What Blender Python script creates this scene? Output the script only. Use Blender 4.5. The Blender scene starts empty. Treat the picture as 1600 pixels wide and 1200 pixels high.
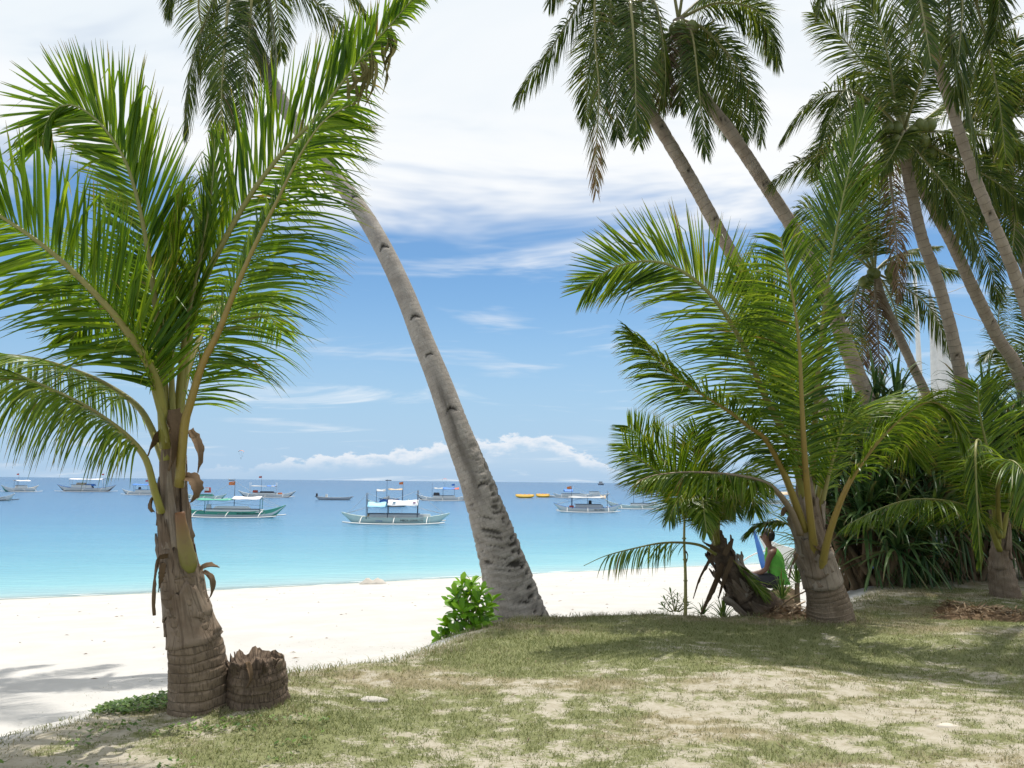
import bpy, math, random
import numpy as np
from mathutils import Vector, Matrix

R = math.radians
rng = np.random.default_rng(11)
random.seed(5)
SC = bpy.context.scene
COL = SC.collection

# ------------------------------------------------------------------ camera
FPX = 1386.0
PITCH, ROLL = R(6.30), R(0.57)
CAM = np.array([0.0, 0.0, 1.5])
fw = np.array([0, math.cos(PITCH), math.sin(PITCH)])
rt = np.array([1.0, 0, 0])
up = np.cross(rt, fw)
cr = math.cos(ROLL) * rt + math.sin(ROLL) * up
cu = -math.sin(ROLL) * rt + math.cos(ROLL) * up
cam_d = bpy.data.cameras.new('camera')
cam = bpy.data.objects.new('camera', cam_d)
COL.objects.link(cam)
cam.matrix_world = Matrix(((cr[0], cu[0], -fw[0], CAM[0]), (cr[1], cu[1], -fw[1], CAM[1]), (cr[2], cu[2], -fw[2], CAM[2]), (0, 0, 0, 1)))
cam_d.sensor_width = 36.0
cam_d.lens = 36.0 * FPX / 1600.0
cam_d.clip_start = 0.1
cam_d.clip_end = 60000
SC.camera = cam


def P(px, py, d):
    """point of the place seen at photo pixel (px, py), d metres ahead"""
    return CAM + d * (fw + (px - 800) / FPX * cr - (py - 600) / FPX * cu)


# ------------------------------------------------------------------ light
SUN_DIR = np.array([0.10, 0.30, 0.95]); SUN_DIR /= np.linalg.norm(SUN_DIR)
EXPOSURE = 0.0
SC.view_settings.view_transform = 'Standard'
SC.view_settings.look = 'None'
SC.view_settings.exposure = EXPOSURE
SC.view_settings.gamma = 1.0
SC.view_settings.use_curve_mapping = False
SC.cycles.use_denoising = True
SC.cycles.max_bounces = 4
SC.cycles.diffuse_bounces = 3
SC.cycles.glossy_bounces = 2
SC.cycles.transmission_bounces = 4
SC.cycles.use_adaptive_sampling = True
SC.cycles.adaptive_threshold = 0.025
SC.cycles.transparent_max_bounces = 12
SC.cycles.sample_clamp_indirect = 6.0

sun_d = bpy.data.lights.new('sun', 'SUN')
sun_d.energy = 4.8
sun_d.angle = R(0.53)
sun_d.color = (1.0, 0.955, 0.88)
sun = bpy.data.objects.new('sun', sun_d)
COL.objects.link(sun)
sun.rotation_euler = Vector(-SUN_DIR).to_track_quat('-Z', 'Y').to_euler()


class NT:
    """small helper to write node trees"""
    def __init__(self, tree):
        self.t = tree
        tree.nodes.clear()

    def n(self, typ, **kw):
        nd = self.t.nodes.new(typ)
        for k, v in kw.items():
            setattr(nd, k, v)
        return nd

    def put(self, sock, v):
        if isinstance(v, bpy.types.NodeSocket):
            self.t.links.new(v, sock)
        elif isinstance(v, (tuple, list)) and sock.type == 'RGBA' and len(v) == 3:
            sock.default_value = (*v, 1)
        else:
            sock.default_value = v

    def math(self, op, a, b=0.0, c=0.0, clamp=False):
        nd = self.n('ShaderNodeMath', operation=op, use_clamp=clamp)
        for i, v in enumerate((a, b, c)):
            self.put(nd.inputs[i], v)
        return nd.outputs[0]

    def vmath(self, op, a, b=(0, 0, 0)):
        nd = self.n('ShaderNodeVectorMath', operation=op)
        self.put(nd.inputs[0], a)
        self.put(nd.inputs[1], b)
        return nd.outputs[0]

    def mapr(self, v, a, b, c=0.0, d=1.0, smooth=True):
        nd = self.n('ShaderNodeMapRange', interpolation_type='SMOOTHSTEP' if smooth else 'LINEAR')
        for i, x in enumerate((v, a, b, c, d)):
            self.put(nd.inputs[i], x)
        return nd.outputs[0]

    def mix(self, f, a, b, blend='MIX'):
        nd = self.n('ShaderNodeMix', data_type='RGBA', blend_type=blend)
        self.put(nd.inputs[0], f)
        self.put(nd.inputs[6], a)
        self.put(nd.inputs[7], b)
        return nd.outputs[2]

    def noise(self, vec=None, scale=5.0, detail=4.0, rough=0.55, dist=0.0, dim='3D'):
        nd = self.n('ShaderNodeTexNoise', noise_dimensions=dim)
        if vec is not None:
            self.put(nd.inputs['Vector'], vec)
        nd.inputs['Scale'].default_value = scale
        nd.inputs['Detail'].default_value = detail
        nd.inputs['Roughness'].default_value = rough
        nd.inputs['Distortion'].default_value = dist
        return nd.outputs[0]

    def ramp(self, f, stops, interp='LINEAR'):
        nd = self.n('ShaderNodeValToRGB')
        nd.color_ramp.interpolation = interp
        e = nd.color_ramp.elements
        while len(e) < len(stops):
            e.new(0.5)
        for i, (p, c) in enumerate(stops):
            e[i].position = p
            e[i].color = (*c, 1) if len(c) == 3 else c
        self.put(nd.inputs[0], f)
        return nd.outputs[0]

    def mapping(self, vec, scale=(1, 1, 1), loc=(0, 0, 0), rot=(0, 0, 0)):
        nd = self.n('ShaderNodeMapping')
        self.put(nd.inputs['Vector'], vec)
        nd.inputs['Scale'].default_value = scale
        nd.inputs['Location'].default_value = loc
        nd.inputs['Rotation'].default_value = rot
        return nd.outputs[0]

    def bump(self, h, strength=0.3, dist=0.02):
        nd = self.n('ShaderNodeBump')
        nd.inputs['Strength'].default_value = strength
        nd.inputs['Distance'].default_value = dist
        self.put(nd.inputs['Height'], h)
        return nd.outputs[0]


# sky: Nishita with a veil of high cloud overhead, wisps lower down and cumulus along the sea horizon
W = bpy.data.worlds.new('World')
SC.world = W
W.use_nodes = True
g = NT(W.node_tree)
sky = g.n('ShaderNodeTexSky', sky_type='NISHITA')
sky.sun_disc = False
sky.sun_elevation = math.asin(SUN_DIR[2])
sky.sun_rotation = math.atan2(SUN_DIR[0], SUN_DIR[1])
sky.altitude = 0
sky.air_density = 1.0
sky.dust_density = 0.6
sky.ozone_density = 2.0
tc = g.n('ShaderNodeTexCoord').outputs['Generated']
sx = g.n('ShaderNodeSeparateXYZ')
g.put(sx.inputs[0], tc)
X, Y, Z = sx.outputs
zz = g.math('ADD', g.math('MAXIMUM', Z, 0.0), 0.12)
cx = g.n('ShaderNodeCombineXYZ')
g.put(cx.inputs[0], g.math('DIVIDE', X, zz))
g.put(cx.inputs[1], g.math('DIVIDE', Y, zz))
flat = cx.outputs[0]
n1 = g.noise(g.mapping(flat, (0.9, 1.5, 1), (3.1, 1.7, 0), (0, 0, 0.25)), 1.0, 5, 0.60, 0.7)
n1b = g.noise(g.mapping(flat, (0.35, 0.5, 1), (7.3, 2.2, 0)), 1.0, 2, 0.5, 0.2)
bias = g.ramp(Z, [(0.0, (0.27,) * 3), (0.10, (0.31,) * 3), (0.22, (0.38,) * 3), (0.31, (0.62,) * 3), (0.37, (0.80,) * 3), (0.46, (0.92,) * 3), (1.0, (0.86,) * 3)])
dens = g.math('ADD', g.math('ADD', g.math('MULTIPLY', n1, 1.2), g.math('MULTIPLY', n1b, 0.45)), g.math('SUBTRACT', bias, 0.715))
veil = g.mapr(dens, 0.47, 0.84)
wz = g.n('ShaderNodeCombineXYZ')
az = g.math('ARCTAN2', X, Y)
g.put(wz.inputs[0], g.math('MULTIPLY', az, 3.2))
g.put(wz.inputs[1], g.math('MULTIPLY', Z, 26.0))
n2 = g.noise(g.mapping(wz.outputs[0], (1, 1, 1), (4.4, 0.6, 0)), 1.3, 4, 0.6, 0.35)
wisp = g.math('MULTIPLY', g.mapr(n2, 0.55, 0.82), g.mapr(Z, 0.30, 0.22))
# cumulus bank just above the horizon
cz = g.n('ShaderNodeCombineXYZ')
g.put(cz.inputs[0], g.math('MULTIPLY', az, 20.0))
g.put(cz.inputs[1], g.math('MULTIPLY', Z, 42.0))
n3 = g.noise(cz.outputs[0], 1.7, 5, 0.6, 0.0)
n3h = g.noise(g.mapping(cz.outputs[0], (0.35, 0, 0), (1.3, 0, 0)), 1.0, 2, 0.5, 0.0)
top = g.math('ADD', g.math('MULTIPLY', g.mapr(az, -0.40, 0.02), 0.040), g.math('MULTIPLY', g.math('SUBTRACT', n3h, 0.5), 0.04))
top = g.math('ADD', g.math('MULTIPLY', top, g.mapr(az, 0.16, 0.02)), 0.010)
hh = g.math('SUBTRACT', g.math('ADD', top, g.math('MULTIPLY', g.math('SUBTRACT', n3, 0.5), 0.050)), Z)
cum = g.math('MULTIPLY', g.math('MULTIPLY', g.mapr(hh, 0.0, 0.006), g.mapr(hh, 0.022, 0.004, 0.12, 0.95)), g.mapr(Z, 0.006, 0.028, 0.1, 1.0))
haze = g.mapr(Z, 0.24, 0.0, 0.0, 0.85)
skyc = g.mix(1.0, sky.outputs[0], (0.84, 1.14, 1.34), 'MULTIPLY')
skyc = g.mix(haze, skyc, (4.9, 7.0, 9.7))
c1 = g.mix(g.math('MULTIPLY', wisp, 0.75), skyc, (9.2, 9.8, 10.6))
c1 = g.mix(g.math('MULTIPLY', cum, 0.85), c1, (10.2, 10.4, 10.8))
shade = g.mapr(n1b, 0.35, 0.7, 0.0, 1.0)
cl = g.mix(g.mapr(n1, 0.30, 0.62), (9.9, 10.6, 11.1), (11.4, 11.5, 11.5))
c1 = g.mix(g.math('MULTIPLY', veil, 0.95), c1, cl)
bg = g.n('ShaderNodeBackground')
g.put(bg.inputs[0], c1)
bg.inputs[1].default_value = 0.09
W.cycles.sampling_method = 'MANUAL'
W.cycles.sample_map_resolution = 512
wo = g.n('ShaderNodeOutputWorld')
g.put(wo.inputs[0], bg.outputs[0])


# ------------------------------------------------------------------ helpers
def nrm(v):
    v = np.asarray(v, float)
    return v / np.maximum(np.linalg.norm(v, axis=-1, keepdims=True), 1e-9)


def vnoise(x, y, seed=0):
    """value noise, numpy"""
    x = np.asarray(x, float); y = np.asarray(y, float)
    xi = np.floor(x).astype(np.int64); yi = np.floor(y).astype(np.int64)
    xf = x - xi; yf = y - yi
    u = xf * xf * (3 - 2 * xf); v = yf * yf * (3 - 2 * yf)

    def h(a, b):
        n = (a * 374761393 + b * 668265263 + seed * 974711) & 0x7fffffff
        n = ((n ^ (n >> 13)) * 1274126177) & 0x7fffffff
        return ((n ^ (n >> 16)) & 0xffff) / 65535.0
    return (h(xi, yi) * (1 - u) + h(xi + 1, yi) * u) * (1 - v) + (h(xi, yi + 1) * (1 - u) + h(xi + 1, yi + 1) * u) * v


def fbm(x, y, seed=0, oct=4):
    t = 0; a = 0.5; s = 0
    for i in range(oct):
        t = t + a * vnoise(x * 2 ** i, y * 2 ** i, seed + i); s += a; a *= 0.5
    return t / s


def sstep(a, b, x):
    t = np.clip((x - a) / (b - a), 0, 1)
    return t * t * (3 - 2 * t)


def mesh(name, V, faces, mats, uv=None, attr=None, mi=None, smooth=True):
    """V (n,3); faces: list of (m,k) int arrays; attr: dict name -> (n,3); uv (n,2) per vertex; mi: list of ints per face array"""
    me = bpy.data.meshes.new(name)
    V = np.asarray(V, np.float32)
    me.vertices.add(len(V))
    me.vertices.foreach_set('co', V.ravel())
    faces = [np.asarray(f, np.int32) for f in faces if len(f)]
    nl = sum(f.size for f in faces); npol = sum(len(f) for f in faces)
    me.loops.add(nl)
    me.polygons.add(npol)
    li = np.concatenate([f.ravel() for f in faces])
    me.loops.foreach_set('vertex_index', li)
    tot = np.concatenate([np.full(len(f), f.shape[1], np.int32) for f in faces])
    st = np.concatenate([[0], np.cumsum(tot)[:-1]]).astype(np.int32)
    me.polygons.foreach_set('loop_start', st)
    me.polygons.foreach_set('use_smooth', np.full(npol, smooth, bool))
    for m in (mats if isinstance(mats, (list, tuple)) else [mats]):
        me.materials.append(m)
    if mi is not None:
        me.polygons.foreach_set('material_index', np.concatenate([np.full(len(f), k, np.int32) if np.isscalar(k) else np.asarray(k, np.int32) for f, k in zip(faces, mi)]))
    if uv is not None:
        ul = me.uv_layers.new(name='UVMap')
        ul.data.foreach_set('uv', np.asarray(uv, np.float32)[li].ravel())
    if attr:
        for k, a in attr.items():
            at = me.attributes.new(k, 'FLOAT_COLOR', 'POINT')
            a = np.asarray(a, np.float32)
            at.data.foreach_set('color', np.concatenate([a, np.ones((len(a), 1), np.float32)], 1).ravel())
    me.update(calc_edges=True)
    me.validate()
    return me


def link(name, me, parent=None, loc=None):
    o = bpy.data.objects.new(name, me)
    COL.objects.link(o)
    if parent is not None:
        o.parent = parent
        if loc is None:
            o.location = -np.array(parent.location) if parent.parent is None else (0, 0, 0)
            if parent.parent is None and parent.type == 'MESH':
                o.location = (0, 0, 0)
    if loc is not None:
        o.location = loc
    return o


def tag(o, label, cat=None, group=None, kind=None):
    o['label'] = label
    if cat: o['category'] = cat
    if group: o['group'] = group
    if kind: o['kind'] = kind
    return o


def thing(name, label, cat, loc=(0, 0, 0), group=None):
    """Empty at the base of a thing; parts built in world coordinates hang under it"""
    o = bpy.data.objects.new(name, None)
    COL.objects.link(o)
    o.location = loc
    o.empty_display_size = 0.2
    return tag(o, label, cat, group)


def spline(pts, n):
    """Catmull-Rom through pts, resampled to n points evenly"""
    p = np.asarray(pts, float)
    if len(p) == 2:
        return p[0] + (p[1] - p[0]) * np.linspace(0, 1, n)[:, None]
    q = np.vstack([2 * p[0] - p[1], p, 2 * p[-1] - p[-2]])
    out = []
    m = 14
    for i in range(1, len(q) - 2):
        t = np.linspace(0, 1, m, endpoint=False)[:, None]
        a, b, c, d = q[i - 1], q[i], q[i + 1], q[i + 2]
        out.append(0.5 * (2 * b + (c - a) * t + (2 * a - 5 * b + 4 * c - d) * t ** 2 + (3 * b - a - 3 * c + d) * t ** 3))
    out.append(p[-1:])
    c = np.vstack(out)
    s = np.concatenate([[0], np.cumsum(np.linalg.norm(np.diff(c, axis=0), axis=1))])
    t = np.linspace(0, s[-1], n)
    return np.stack([np.interp(t, s, c[:, k]) for k in range(3)], 1)


def frames(c, ref=(0, 0, 1)):
    T = nrm(np.gradient(c, axis=0))
    a = np.zeros_like(T)
    r = np.asarray(ref, float)
    prev = None
    for i in range(len(T)):
        v = r if prev is None else prev
        v = v - T[i] * np.dot(v, T[i])
        if np.linalg.norm(v) < 1e-4:
            v = np.cross(T[i], (1, 0, 0.1))
        prev = v / np.linalg.norm(v)
        a[i] = prev
    return T, a, np.cross(T, a)


def tube_geo(c, rad, k=8, ref=(0, 0, 1), disp=None, cap=True, squash=1.0):
    """tube along c: V, faces, uv (metres round, metres along)"""
    c = np.asarray(c, float)
    n = len(c)
    rad = np.broadcast_to(np.asarray(rad, float), (n,))
    T, A, B = frames(c, ref)
    th = np.linspace(0, 2 * np.pi, k, endpoint=False)
    s = np.concatenate([[0], np.cumsum(np.linalg.norm(np.diff(c, axis=0), axis=1))])
    rr = np.repeat(rad[:, None], k, 1)
    if disp is not None:
        rr = rr + disp(s[:, None] + 0 * th, th[None, :] + 0 * s[:, None], rr)
    V = c[:, None, :] + rr[..., None] * (np.cos(th)[None, :, None] * A[:, None, :] * squash + np.sin(th)[None, :, None] * B[:, None, :])
    i = np.arange(n - 1)[:, None] * k
    j = np.arange(k)[None, :]
    j2 = (j + 1) % k
    q = np.stack([i + j, i + j2, i + k + j2, i + k + j], -1).reshape(-1, 4)
    uv = np.stack([np.repeat((th / (2 * np.pi))[None, :], n, 0), np.repeat(s[:, None], k, 1)], -1).reshape(-1, 2)
    V = V.reshape(-1, 3)
    fs = [q]
    if cap:
        e0 = np.arange(k)[::-1][None, :]
        e1 = (np.arange(k) + (n - 1) * k)[None, :]
        fs += [e0, e1]
    return V, fs, uv


def tube(name, c, rad, mat, parent=None, k=8, **kw):
    V, f, uv = tube_geo(c, rad, k, **kw)
    return link(name, mesh(name, V, f, mat, uv=uv), parent)


def merge(geos):
    """geos: list of (V, [faces...]) with the same face groups joined"""
    Vs = []; by = {}; off = 0
    for V, fs in geos:
        for f in fs:
            f = np.asarray(f)
            if len(f):
                by.setdefault(f.shape[1], []).append(f + off)
        Vs.append(V); off += len(V)
    return np.vstack(Vs), [np.vstack(v) for v in by.values()]


def box_geo(c, size, rot=0.0):
    sx, sy, sz = [s / 2 for s in size]
    v = np.array([[x, y, z] for x in (-sx, sx) for y in (-sy, sy) for z in (-sz, sz)])
    cc, ss = math.cos(rot), math.sin(rot)
    v = np.stack([v[:, 0] * cc - v[:, 1] * ss, v[:, 0] * ss + v[:, 1] * cc, v[:, 2]], 1) + np.asarray(c)
    f = np.array([[0, 1, 3, 2], [4, 6, 7, 5], [0, 4, 5, 1], [2, 3, 7, 6], [0, 2, 6, 4], [1, 5, 7, 3]])
    return v, [f]


# ------------------------------------------------------------------ materials
def mat_new(name):
    m = bpy.data.materials.new(name)
    m.use_nodes = True
    return m, NT(m.node_tree)


def finish(g, sh, disp=None):
    o = g.n('ShaderNodeOutputMaterial')
    g.put(o.inputs[0], sh)


def principled(g, col, rough=0.6, spec=0.4, normal=None, **kw):
    b = g.n('ShaderNodeBsdfPrincipled')
    g.put(b.inputs['Base Color'], col)
    g.put(b.inputs['Roughness'], rough)
    g.put(b.inputs['Specular IOR Level'], spec)
    if normal is not None:
        g.put(b.inputs['Normal'], normal)
    for k, v in kw.items():
        g.put(b.inputs[k], v)
    return b.outputs[0]


def plain(name, col, rough=0.5, var=0.18, scale=3.0, spec=0.4):
    m, g = mat_new(name)
    o = g.n('ShaderNodeTexCoord').outputs['Object']
    n = g.noise(o, scale, 5, 0.6)
    n2 = g.noise(o, scale * 9, 3, 0.6)
    dark = tuple(c * (1 - var * 1.6) for c in col)
    lite = tuple(min(1, c * (1 + var)) for c in col)
    c = g.mix(g.math('ADD', g.math('MULTIPLY', n, 0.6), g.math('MULTIPLY', n2, 0.4)), dark, lite)
    finish(g, principled(g, c, rough, spec))
    return m


def leaf_mat(name, dark, mid, lite, brown=(0.22, 0.14, 0.06), trans=0.34, rough=0.38, tint=(1.5, 1.35, 0.5)):
    """leaflets: attribute dat = (along leaflet, random, dryness)"""
    m, g = mat_new(name)
    a = g.n('ShaderNodeAttribute', attribute_name='dat')
    s = g.n('ShaderNodeSeparateColor')
    g.put(s.inputs[0], a.outputs['Color'])
    al, rn, dr = s.outputs
    c = g.ramp(rn, [(0.0, dark), (0.5, mid), (1.0, lite)])
    pos = g.n('ShaderNodeNewGeometry').outputs['Position']
    tipb = g.mapr(g.math('ADD', al, g.math('MULTIPLY', rn, 0.22)), 0.94, 1.14)
    blot = g.mapr(g.math('ADD', dr, g.math('MULTIPLY', g.math('SUBTRACT', g.noise(pos, 5.0, 2, 0.6), 0.5), 0.9)), 0.35, 0.75)
    bf = g.math('MAXIMUM', g.math('MULTIPLY', tipb, 0.8), blot)
    c = g.mix(bf, c, brown)
    tcol = g.mix(1.0, c, tint, 'MULTIPLY')
    p = principled(g, c, rough, 0.28)
    t = g.n('ShaderNodeBsdfTranslucent')
    g.put(t.inputs[0], tcol)
    mx = g.n('ShaderNodeMixShader')
    mx.inputs[0].default_value = trans
    g.put(mx.inputs[1], p)
    g.put(mx.inputs[2], t.outputs[0])
    finish(g, mx.outputs[0])
    return m


M = {}
M['leaf_young'] = leaf_mat('leaf_young', (0.036, 0.092, 0.006), (0.112, 0.212, 0.010), (0.270, 0.380, 0.034), trans=0.48, rough=0.32)
M['leaf_mid'] = leaf_mat('leaf_mid', (0.032, 0.078, 0.009), (0.098, 0.176, 0.016), (0.230, 0.315, 0.044), trans=0.43, rough=0.32)
M['leaf_old'] = leaf_mat('leaf_old', (0.026, 0.054, 0.010), (0.068, 0.110, 0.018), (0.160, 0.195, 0.042), trans=0.36, rough=0.33)
M['leaf_dead'] = leaf_mat('leaf_dead', (0.10, 0.065, 0.04), (0.17, 0.12, 0.07), (0.27, 0.20, 0.12), brown=(0.16, 0.11, 0.07), trans=0.25, rough=0.7, tint=(1.2, 1.0, 0.8))
M['pandan'] = leaf_mat('pandan', (0.028, 0.072, 0.024), (0.062, 0.128, 0.040), (0.140, 0.215, 0.070), brown=(0.17, 0.12, 0.06), trans=0.18, rough=0.35)
M['shrub_leaf'] = leaf_mat('shrub_leaf', (0.08, 0.20, 0.012), (0.135, 0.30, 0.018), (0.23, 0.42, 0.035), brown=(0.135, 0.30, 0.018), trans=0.33, rough=0.33)
M['weed'] = leaf_mat('weed', (0.05, 0.11, 0.02), (0.09, 0.17, 0.03), (0.16, 0.24, 0.05), trans=0.3, rough=0.5)


def rachis_mat(name, base, midc, tip):
    m, g = mat_new(name)
    a = g.n('ShaderNodeAttribute', attribute_name='dat')
    s = g.n('ShaderNodeSeparateColor')
    g.put(s.inputs[0], a.outputs['Color'])
    c = g.ramp(s.outputs[0], [(0.0, base), (0.35, midc), (1.0, tip)])
    pos = g.n('ShaderNodeNewGeometry').outputs['Position']
    n = g.noise(pos, 18, 5, 0.65)
    c = g.mix(g.mapr(n, 0.5, 0.78, 0, 0.6), c, (0.16, 0.10, 0.05))
    finish(g, principled(g, c, 0.45, 0.4))
    return m


M['rachis_young'] = rachis_mat('rachis_young', (0.26, 0.25, 0.05), (0.25, 0.215, 0.06), (0.22, 0.25, 0.075))
M['rachis_orange'] = rachis_mat('rachis_orange', (0.27, 0.215, 0.05), (0.28, 0.185, 0.045), (0.24, 0.23, 0.07))
M['rachis_old'] = rachis_mat('rachis_old', (0.20, 0.19, 0.06), (0.24, 0.22, 0.08), (0.22, 0.22, 0.09))
M['rachis_dead'] = rachis_mat('rachis_dead', (0.20, 0.15, 0.10), (0.26, 0.20, 0.13), (0.22, 0.16, 0.10))


def bark_mat(name, dark, mid, lite, ring=8.0, fiss=40.0, ringamt=0.6, bump=0.5, patch=None, fissamt=0.75, vs=5.0):
    m, g = mat_new(name)
    uv = g.n('ShaderNodeUVMap').outputs[0]
    s = g.n('ShaderNodeSeparateXYZ')
    g.put(s.inputs[0], uv)
    pos = g.n('ShaderNodeNewGeometry').outputs['Position']
    wob = g.noise(pos, 3.0, 3, 0.6)
    v = g.math('ADD', g.math('MULTIPLY', s.outputs[1], ring), g.math('MULTIPLY', wob, 1.1))
    saw = g.math('FRACT', v)
    edge = g.math('MULTIPLY', g.mapr(saw, 0.0, 0.14, 1.0, 0.0), ringamt)
    cm = g.n('ShaderNodeCombineXYZ')
    g.put(cm.inputs[0], g.math('MULTIPLY', s.outputs[0], fiss))
    g.put(cm.inputs[1], g.math('MULTIPLY', s.outputs[1], vs))
    g.put(cm.inputs[2], g.math('FLOOR', v))
    fn = g.noise(cm.outputs[0], 1.0, 4, 0.6, 0.4)
    fis = g.mapr(fn, 0.50, 0.36)
    big = g.noise(pos, 5.0, 5, 0.6)
    c = g.mix(g.mapr(big, 0.3, 0.7), mid, lite)
    c = g.mix(g.math('MULTIPLY', fis, fissamt), c, dark)
    c = g.mix(edge, c, dark)
    if patch:
        pn = g.noise(pos, 30.0, 4, 0.6)
        c = g.mix(g.mapr(pn, 0.62, 0.72, 0, 0.7), c, patch)
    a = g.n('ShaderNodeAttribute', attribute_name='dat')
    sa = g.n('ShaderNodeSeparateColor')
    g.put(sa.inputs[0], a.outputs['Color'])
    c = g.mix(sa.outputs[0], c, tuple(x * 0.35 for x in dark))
    h = g.math('SUBTRACT', g.math('ADD', g.math('MULTIPLY', g.noise(pos, 45, 4, 0.6), 0.5), g.math('MULTIPLY', saw, 0.35)), g.math('ADD', g.math('MULTIPLY', fis, fissamt), edge))
    finish(g, principled(g, c, 0.85, 0.2, g.bump(h, bump, 0.012)))
    return m


M['bark_young'] = bark_mat('bark_young', (0.055, 0.040, 0.028), (0.17, 0.125, 0.085), (0.27, 0.205, 0.145), ring=17, fiss=130, ringamt=0.5, bump=0.6, vs=14.0, fissamt=0.5)
M['bark_tall'] = bark_mat('bark_tall', (0.10, 0.085, 0.07), (0.26, 0.23, 0.20), (0.36, 0.325, 0.285), ring=17, fiss=70, ringamt=0.34, bump=0.30, patch=(0.50, 0.47, 0.43), fissamt=0.30, vs=16.0)
M['bark_far'] = bark_mat('bark_far', (0.11, 0.08, 0.055), (0.25, 0.195, 0.145), (0.35, 0.285, 0.22), ring=8, fiss=60, ringamt=0.6, bump=0.35, fissamt=0.25, vs=9.0)
M['husk'] = bark_mat('husk', (0.065, 0.043, 0.028), (0.17, 0.122, 0.084), (0.27, 0.21, 0.155), ring=1.2, fiss=120, ringamt=0.1, bump=0.5, fissamt=0.5, vs=3.0)
M['husk_pale'] = bark_mat('husk_pale', (0.10, 0.072, 0.05), (0.235, 0.185, 0.138), (0.35, 0.295, 0.235), ring=1.2, fiss=120, ringamt=0.1, bump=0.5, fissamt=0.45, vs=3.0)
M['stump'] = bark_mat('stump', (0.040, 0.027, 0.020), (0.11, 0.078, 0.055), (0.19, 0.14, 0.10), ring=20, fiss=120, ringamt=0.3, bump=0.8, vs=12.0, fissamt=0.55)
M['straw'] = plain('straw', (0.27, 0.235, 0.085), 0.7, 0.35, 9, 0.2)
M['fibre'] = plain('fibre', (0.17, 0.115, 0.07), 0.9, 0.45, 9, 0.1)
M['stub_yellow'] = rachis_mat('stub_yellow', (0.185, 0.19, 0.04), (0.20, 0.165, 0.045), (0.19, 0.085, 0.035))
M['coconut'] = plain('coconut', (0.14, 0.16, 0.035), 0.4, 0.3, 6)

M['hull_white'] = plain('hull_white', (0.72, 0.74, 0.72), 0.4, 0.08)
M['hull_mint'] = plain('hull_mint', (0.60, 0.72, 0.66), 0.4, 0.12)
M['hull_green'] = plain('hull_green', (0.09, 0.38, 0.27), 0.4, 0.12)
M['hull_teal'] = plain('hull_teal', (0.02, 0.20, 0.17), 0.45, 0.15)
M['hull_blue'] = plain('hull_blue', (0.035, 0.16, 0.50), 0.4, 0.10)
M['hull_grey'] = plain('hull_grey', (0.42, 0.44, 0.46), 0.5, 0.15)
M['hull_dark'] = plain('hull_dark', (0.06, 0.055, 0.06), 0.5, 0.2)
M['hull_tan'] = plain('hull_tan', (0.45, 0.36, 0.25), 0.6, 0.15)
M['wood_dark'] = plain('wood_dark', (0.075, 0.09, 0.12), 0.6, 0.2)
M['bamboo_white'] = plain('bamboo_white', (0.74, 0.73, 0.70), 0.5, 0.08)
M['bamboo'] = plain('bamboo', (0.36, 0.33, 0.12), 0.5, 0.25, 8)
M['tarp_blue'] = plain('tarp_blue', (0.36, 0.68, 0.86), 0.6, 0.08)
M['tarp_deep'] = plain('tarp_deep', (0.05, 0.20, 0.58), 0.6, 0.12)
M['tarp_white'] = plain('tarp_white', (0.80, 0.79, 0.80), 0.6, 0.06)
M['tarp_tan'] = plain('tarp_tan', (0.55, 0.43, 0.30), 0.7, 0.15)
M['pink'] = plain('pink', (0.72, 0.40, 0.62), 0.6, 0.1)
M['red'] = plain('red', (0.55, 0.10, 0.06), 0.6, 0.15)
M['orange'] = plain('orange', (0.70, 0.20, 0.06), 0.6, 0.1)
M['yellow'] = plain('yellow', (0.75, 0.46, 0.06), 0.5, 0.1)
M['black'] = plain('black', (0.02, 0.02, 0.022), 0.5, 0.2)
M['skin'] = plain('skin', (0.13, 0.065, 0.040), 0.5, 0.1, 6)
M['hair'] = plain('hair', (0.012, 0.010, 0.009), 0.5, 0.3, 30)
M['shorts'] = plain('shorts', (0.025, 0.025, 0.03), 0.8, 0.3, 10)
M['log'] = plain('log', (0.22, 0.16, 0.10), 0.9, 0.4, 7, 0.1)
M['stone'] = plain('stone', (0.55, 0.50, 0.42), 0.9, 0.2, 12, 0.1)
M['pale_sand'] = plain('pale_sand', (0.46, 0.43, 0.385), 0.95, 0.12, 9, 0.05)


def cloth_mat(name, col, fold=0.6):
    m, g = mat_new(name)
    o = g.n('ShaderNodeTexCoord').outputs['Object']
    n = g.noise(o, 7, 4, 0.6, 0.6)
    c = g.mix(n, tuple(x * 0.75 for x in col), tuple(min(1, x * 1.15) for x in col))
    p = principled(g, c, 0.85, 0.15, g.bump(n, fold, 0.05))
    t = g.n('ShaderNodeBsdfTranslucent')
    g.put(t.inputs[0], c)
    mx = g.n('ShaderNodeMixShader')
    mx.inputs[0].default_value = 0.25
    g.put(mx.inputs[1], p); g.put(mx.inputs[2], t.outputs[0])
    finish(g, mx.outputs[0])
    return m


M['shirt'] = cloth_mat('shirt', (0.15, 0.48, 0.08), 1.0)
M['sail'] = cloth_mat('sail', (0.62, 0.62, 0.62), 0.3)

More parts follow.
